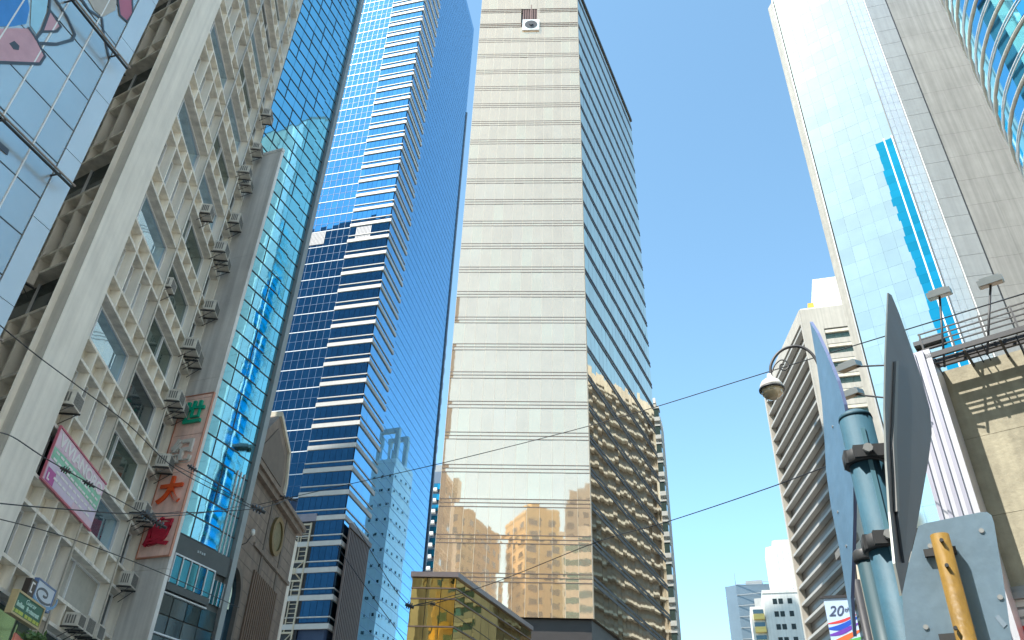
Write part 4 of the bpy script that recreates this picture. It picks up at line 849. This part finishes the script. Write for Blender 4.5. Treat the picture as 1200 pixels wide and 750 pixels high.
# ================================================================== foreground pole and sign plates (seen from behind)
Dp = 3.9
pt_, pb_ = at(1015, 492, Dp), at(1050, 752, Dp)
px, py = (pt_.x + pb_.x) / 2, (pt_.y + pb_.y) / 2
pole = thing('sign_pole', 'thick blue grey steel pole carrying the tall traffic sign plates', 'pole', (px, py, 0))
PTZ = at(1011, 487, Dp).z + H
quick('shaft', poleblue, pole, lambda m: m.lathe((px, py, 0), [(.079, 0), (.077, PTZ - .02)], 28))
quick('cap', poleblue, pole, lambda m: m.lathe((px, py, PTZ - .02), [(.080, 0), (.076, .02), (.05, .04), (.01, .045)], 28))
quick('seam', mat('worn pole edge', (.10, .22, .28), .4), pole, lambda m: m.box(Fr(px, py, 100), -.010, .010, .070, .081, 0 - H, PTZ - H - .1))
Fc = Fr(px, py, 105)
for v in (538, 640):
    z = at(1020, v, Dp).z
    c_ = quick('clamp', dark, pole, lambda m: (m.lathe((px, py, z + H - .035), [(.089, 0), (.098, .005), (.098, .065), (.089, .07)], 24), m.box(Fc, -.095, -.07, -.04, .05, z - .03, z + .035), m.box(Fc, .085, .16, -.035, .04, z - .025, z + .03)))
    quick('flange', dark, c_, lambda m: (m.box(Fc, -.06, .13, .068, .108, z - .028, z + .032), m.tube(Fc.pt(.15, -.02, z - .06), Fc.pt(.15, -.02, z + .06), .02, 10)))
    quick('bolt', midgrey, c_, lambda m: m.tube(Fc.pt(.0, .112, z + .005), Fc.pt(.0, .135, z + .005), .022, 8))
# second, thinner pole just behind
q2 = at(1027, 700, 4.35)
sp = thing('thin_pole', 'thinner dark teal pole standing close behind the sign pole', 'pole', (q2.x, q2.y, 0))
quick('shaft', mat('dark teal paint', (.02, .055, .07), .45, var=.1), sp, lambda m: m.lathe((q2.x, q2.y, 0), [(.055, 0), (.055, at(1010, 652, 4.35).z + H)], 20))
quick('collar', dark, sp, lambda m: m.lathe((q2.x, q2.y, at(1010, 660, 4.35).z + H), [(.06, 0), (.068, .01), (.068, .05), (.06, .06)], 20))

def plate_thing(name, label, F, px_poly, th, m_face, m_edge, extras=None):
    poly = [F.sz(u, v) for u, v in px_poly]
    zlow = min(p[1] for p in poly); sc0 = sum(p[0] for p in poly) / len(poly)
    t = thing(name, label, 'traffic sign', F.pt(sc0, 0, zlow))
    quick('plate', [m_face, m_edge], t, lambda m: m.plate(F, poly, -th, 0, 0, 1))
    return t, poly
edge_m = mat('plate edge', (.16, .20, .36), .4, metal=.3)
FS1 = FA(985, 545, 4.35, 20 - 13.5 + 180)      # left-facing plate, nearly edge-on
lp, _ = plate_thing('diamond_sign', 'tall pale blue sign plate seen nearly edge on at the left of the pole', FS1,
    [(949, 377), (957, 390), (968, 414), (981, 446), (989, 474), (996, 515), (1000, 548), (1000, 605), (999, 645), (997, 700), (1000, 746), (991, 690), (983, 640), (974, 595), (968, 552), (966, 510), (963, 470), (957, 425)], .018, signlight, edge_m)
for v in (535, 640): quick('rail', midgrey, lp, lambda m: m.box(FS1, FS1.sz(984, v)[0] - .18, FS1.sz(984, v)[0] + .16, -.06, -.019, FS1.sz(984, v)[1] - .02, FS1.sz(984, v)[1] + .02))
FS2 = FA(1060, 520, 3.75, 25.5 + 14)            # right-hand slate plate
dp, _ = plate_thing('slate_sign', 'tall dark slate sign plate with a pointed top at the right of the pole', FS2,
    [(1041, 343), (1045, 346), (1054, 368), (1066, 402), (1080, 443), (1090, 480), (1092, 508), (1088, 540), (1081, 580), (1073, 625), (1064, 662), (1057, 698), (1049, 660), (1043, 600), (1039, 540), (1037, 480), (1038, 420)], .008, signdark, mat('slate plate edge', (.10, .11, .10), .4, metal=.3))
s_, z_ = FS2.sz(1056, 560)
zt_ = FS2.sz(1058, 425)[1]; zb_ = FS2.sz(1052, 660)[1]
quick('channel', mat('black channel', (.018, .02, .024), .5), dp, lambda m: m.plate(FS2, [FS2.sz(*p) for p in ((1049, 428), (1061, 432), (1066, 470), (1064, 560), (1056, 660), (1048, 600), (1045, 520))], .002, .012))
quick('channel_lip', darkgrey, dp, lambda m: m.plate(FS2, [FS2.sz(*p) for p in ((1047, 424), (1050, 424), (1047, 520), (1050, 600), (1047, 600), (1043, 520))], .002, .014))
FS3 = FA(1120, 680, 2.9, 118)                   # rounded plate facing the viewer with its yellow post
rp, rpoly = plate_thing('rounded_sign', 'blue grey rounded sign plate seen from behind with a yellow post on it', FS3,
    [(1076, 617), (1085, 613), (1150, 600), (1157, 600), (1162, 604), (1165, 613), (1176, 680), (1187, 760), (1190, 800), (1066, 800), (1062, 755), (1057, 697), (1065, 660)], .012, signback, mat('plate rim green grey', (.30, .36, .32), .4, metal=.3))
yp0, yp1 = FS3.sz(1104, 640), FS3.sz(1126, 790)
yt = FS3.sz(1104, 632)[1]
yel = thing('yellow_post', 'chipped yellow sign post fixed to the back of the rounded plate', 'post', FS3.pt(yp0[0], .05, -H))
ys = (yp0[0] + yp1[0]) / 2
quick('tube', yellowp, yel, lambda m: m.tube(FS3.pt(yp1[0] - .0, .045, -H), FS3.pt(yp0[0], .045, yt), .028, 20))
for u, v in ((1105, 642), (1111, 671), (1121, 743)): quick('bolt', dark, yel, lambda m: m.tube(FS3.pt(FS3.sz(u, v)[0], .07, FS3.sz(u, v)[1]), FS3.pt(FS3.sz(u, v)[0], .084, FS3.sz(u, v)[1]), .006, 8))
for u, v in ((1103, 648), (1122, 748)): quick('strap', dark, yel, lambda m: m.box(FS3, FS3.sz(u, v)[0] - .05, FS3.sz(u, v)[0] + .045, .004, .02, FS3.sz(u, v)[1] - .012, FS3.sz(u, v)[1] + .012))
quick('sticker', mat('faded sticker', (.18, .24, .30), .5), rp, lambda m: m.plate(FS3, [FS3.sz(*p) for p in ((1166, 724), (1170, 720), (1180, 732), (1176, 736))], .001, .002))

for F_, par, pts in ((FS3, rp, ((1090, 640), (1150, 622), (1085, 735), (1172, 700), (1140, 735))), (FS1, lp, ((976, 500), (990, 520), (982, 600), (992, 640)))):
    for u, v in pts: quick('rivet', midgrey, par, lambda m: m.plate(F_, [(F_.sz(u, v)[0] + .008 * math.cos(R(45 * k)), F_.sz(u, v)[1] + .008 * math.sin(R(45 * k))) for k in range(8)], .0005, .004))
# street banner
FBn = FA(982, 730, 16, 108)
bn = thing('street_banner', 'small hanging street banner numbered 20 with coloured waves', 'banner', FBn.pt(0, 0, FBn.sz(982, 760)[1]))
b0, b1 = FBn.sz(965, 702)[0], FBn.sz(999, 700)[0]; bz1 = FBn.sz(982, 701)[1]; bz0 = bz1 - (b1 - b0) * 2.4
quick('cloth', mat('banner cloth', (.45, .58, .78), .6, var=.04), bn, lambda m: m.box(FBn, b0, b1, -.012, 0, bz0, bz1))
bw = b1 - b0
def wave(m, za, zb, amp, mi, o):
    n = 14
    for k in range(n):
        x0, x1 = b0 + bw * k / n, b0 + bw * (k + 1) / n
        def c(x): return bz1 - bw * (za + amp * math.sin((x - b0) / bw * 3.0 + mi * .7) - .28 * (x - b0) / bw)
        h0 = bw * zb * (.35 + .65 * math.sin((x0 - b0) / bw * 3.1 + .02)); h1 = bw * zb * (.35 + .65 * math.sin(min((x1 - b0) / bw * 3.1, 3.1)))
        m.plate(FBn, [(x0, c(x0)), (x1, c(x1)), (x1, c(x1) - h1), (x0, c(x0) - h0)], .0005, o, mi)
quick('waves', [mat('wave red', (.55, .05, .06), .5), mat('wave blue', (.01, .08, .50), .5), mat('wave violet', (.14, .04, .40), .5), mat('wave orange', (.62, .14, .04), .5), mat('wave green', (.10, .42, .10), .5)], bn,
      lambda m: (wave(m, .86, .10, .03, 0, .002), wave(m, .98, .20, .05, 1, .003), wave(m, 1.2, .16, .04, 2, .004), wave(m, 1.45, .20, .05, 3, .005), wave(m, 1.66, .18, .04, 4, .006)))
quick('lettering', mat('banner ink', (.05, .07, .14), .5), bn, lambda m: m.text(FBn, '20', b0 + bw * .32, bz1 - bw * .46, .004, bw * .5, .004, italic=.35))
quick('small_lettering', mat('banner ink', (.05, .07, .14), .5), bn, lambda m: m.text(FBn, 'th', b0 + bw * .72, bz1 - bw * .42, .004, bw * .22, .004, italic=.35))
quick('bar', steel, bn, lambda m: (m.box(FBn, b0 - .05, b1 + .25, -.03, .02, bz1, bz1 + .05)))
fpq = FBn.pt(b1 + .22, 0, 0)
quick('post', mat('pale post', (.62, .55, .44), .5, var=.06), bn, lambda m: m.box(FBn, b1 + .12, b1 + .32, -.1, .1, -H, FBn.sz(1000, 664)[1]))

# ================================================================== overhead wires
def wire(label, pts, r, group='overhead wires across the street', name='overhead_wire'):
    P = [LP(u, v, D) for u, v, D in pts]
    m = MB(); m.path(smooth_path(P, 6) if len(P) > 2 else P, r, 6)
    return tag(m.build(name, wire_m), label, 'wire', group)
wire('longest wire, rising right across the gold tower to the lamps', [(300, 592, 36), (420, 565, 34), (550, 535, 31), (720, 491, 28), (893, 438, 24), (1050, 390, 20), (1210, 341, 16)], .016)
wire('wire rising from the gold podium to the left sign plate', [(478, 712, 36), (570, 686, 32), (700, 635, 27), (780, 612, 24), (900, 572, 20), (985, 540, 17)], .014)
wire('wire sloping down over the corner column to the pole clutter', [(-10, 373, 16), (40, 414, 17), (88, 450, 18), (150, 497, 19), (210, 552, 21), (300, 598, 24)], .012)
wire('wire sloping down over the pink banner', [(-10, 505, 15), (15, 512, 16), (55, 538, 17), (120, 575, 19), (172, 604, 21)], .012)
wire('nearly level wire below the pink banner', [(-10, 589, 16), (80, 597, 17), (172, 602, 19), (300, 596, 22), (342, 583, 24)], .012)
wire('lowest wire at left, sloping under the pink banner', [(-10, 606, 16), (60, 624, 17), (130, 648, 18), (200, 676, 20), (280, 712, 22)], .010)
wire('wire from the pole clutter down to the podium corner', [(415, 612, 34), (440, 655, 34), (462, 690, 34), (480, 712, 34)], .016)
wire('left of the two steep wires over the blue tower base', [(395, 640, 34), (430, 690, 34), (470, 745, 34), (480, 760, 34)], .016)
wire('wire crossing the podium glass towards its right corner', [(478, 712, 34), (508, 708, 34), (560, 740, 34), (600, 770, 34)], .014)
wire('short wire from the podium corner up to the coping', [(478, 710, 35), (505, 708, 35), (545, 697, 35)], .014)
wire('wire on the salmon sign running to the teal bay', [(205, 545, 30), (240, 563, 31), (290, 590, 32), (305, 598, 32)], .014)
wire('thin wire across the foot of the salmon sign', [(172, 606, 24), (230, 602, 26), (300, 590, 30)], .012)
def insulator(label, u, v, D, du, dv, k=1.):
    t = thing('wire_fitting', label, 'insulator', LP(u, v, D), 'fittings on the overhead wires')
    a, b = LP(u - du, v - dv, D), LP(u + du, v + dv, D)
    quick('rod', dark, t, lambda m: m.tube(a, b, .05 * k, 8))
    d = (b - a)
    quick('disc', mat('porcelain brown', (.06, .05, .05), .25), t, lambda m: [m.tube(a + d * q, a + d * (q + .09), .11 * k, 12) for q in (.2, .42, .64)])
    return t
insulator('dark wire fitting on the wire over the pink banner', 77, 551, 17.5, 6, 3, .6)
insulator('second dark fitting lower down the pink banner', 104, 567, 18.5, 7, 4, .5)
insulator('cluster of dark fittings left of the red characters', 172, 604, 21, 6, 5, 1.)
insulator('dark fitting hanging below the cluster beside the dark red character', 186, 614, 21.5, 9, 5, .8)
insulator('dark fitting in front of the white character', 226, 549, 30, 6, 4, .8)
insulator('large fitting over the stone building', 303, 597, 28, 8, 4, 1.2)
insulator('fitting at the podium corner', 480, 710, 34, 5, 2, 1.3)
insulator('small fitting on the wire over the podium glass', 507, 708, 34, 3, 1, .9)
insulator('dark fitting at the end of the wire above the stone gable wall', 338, 584, 33, 10, 3, .7)
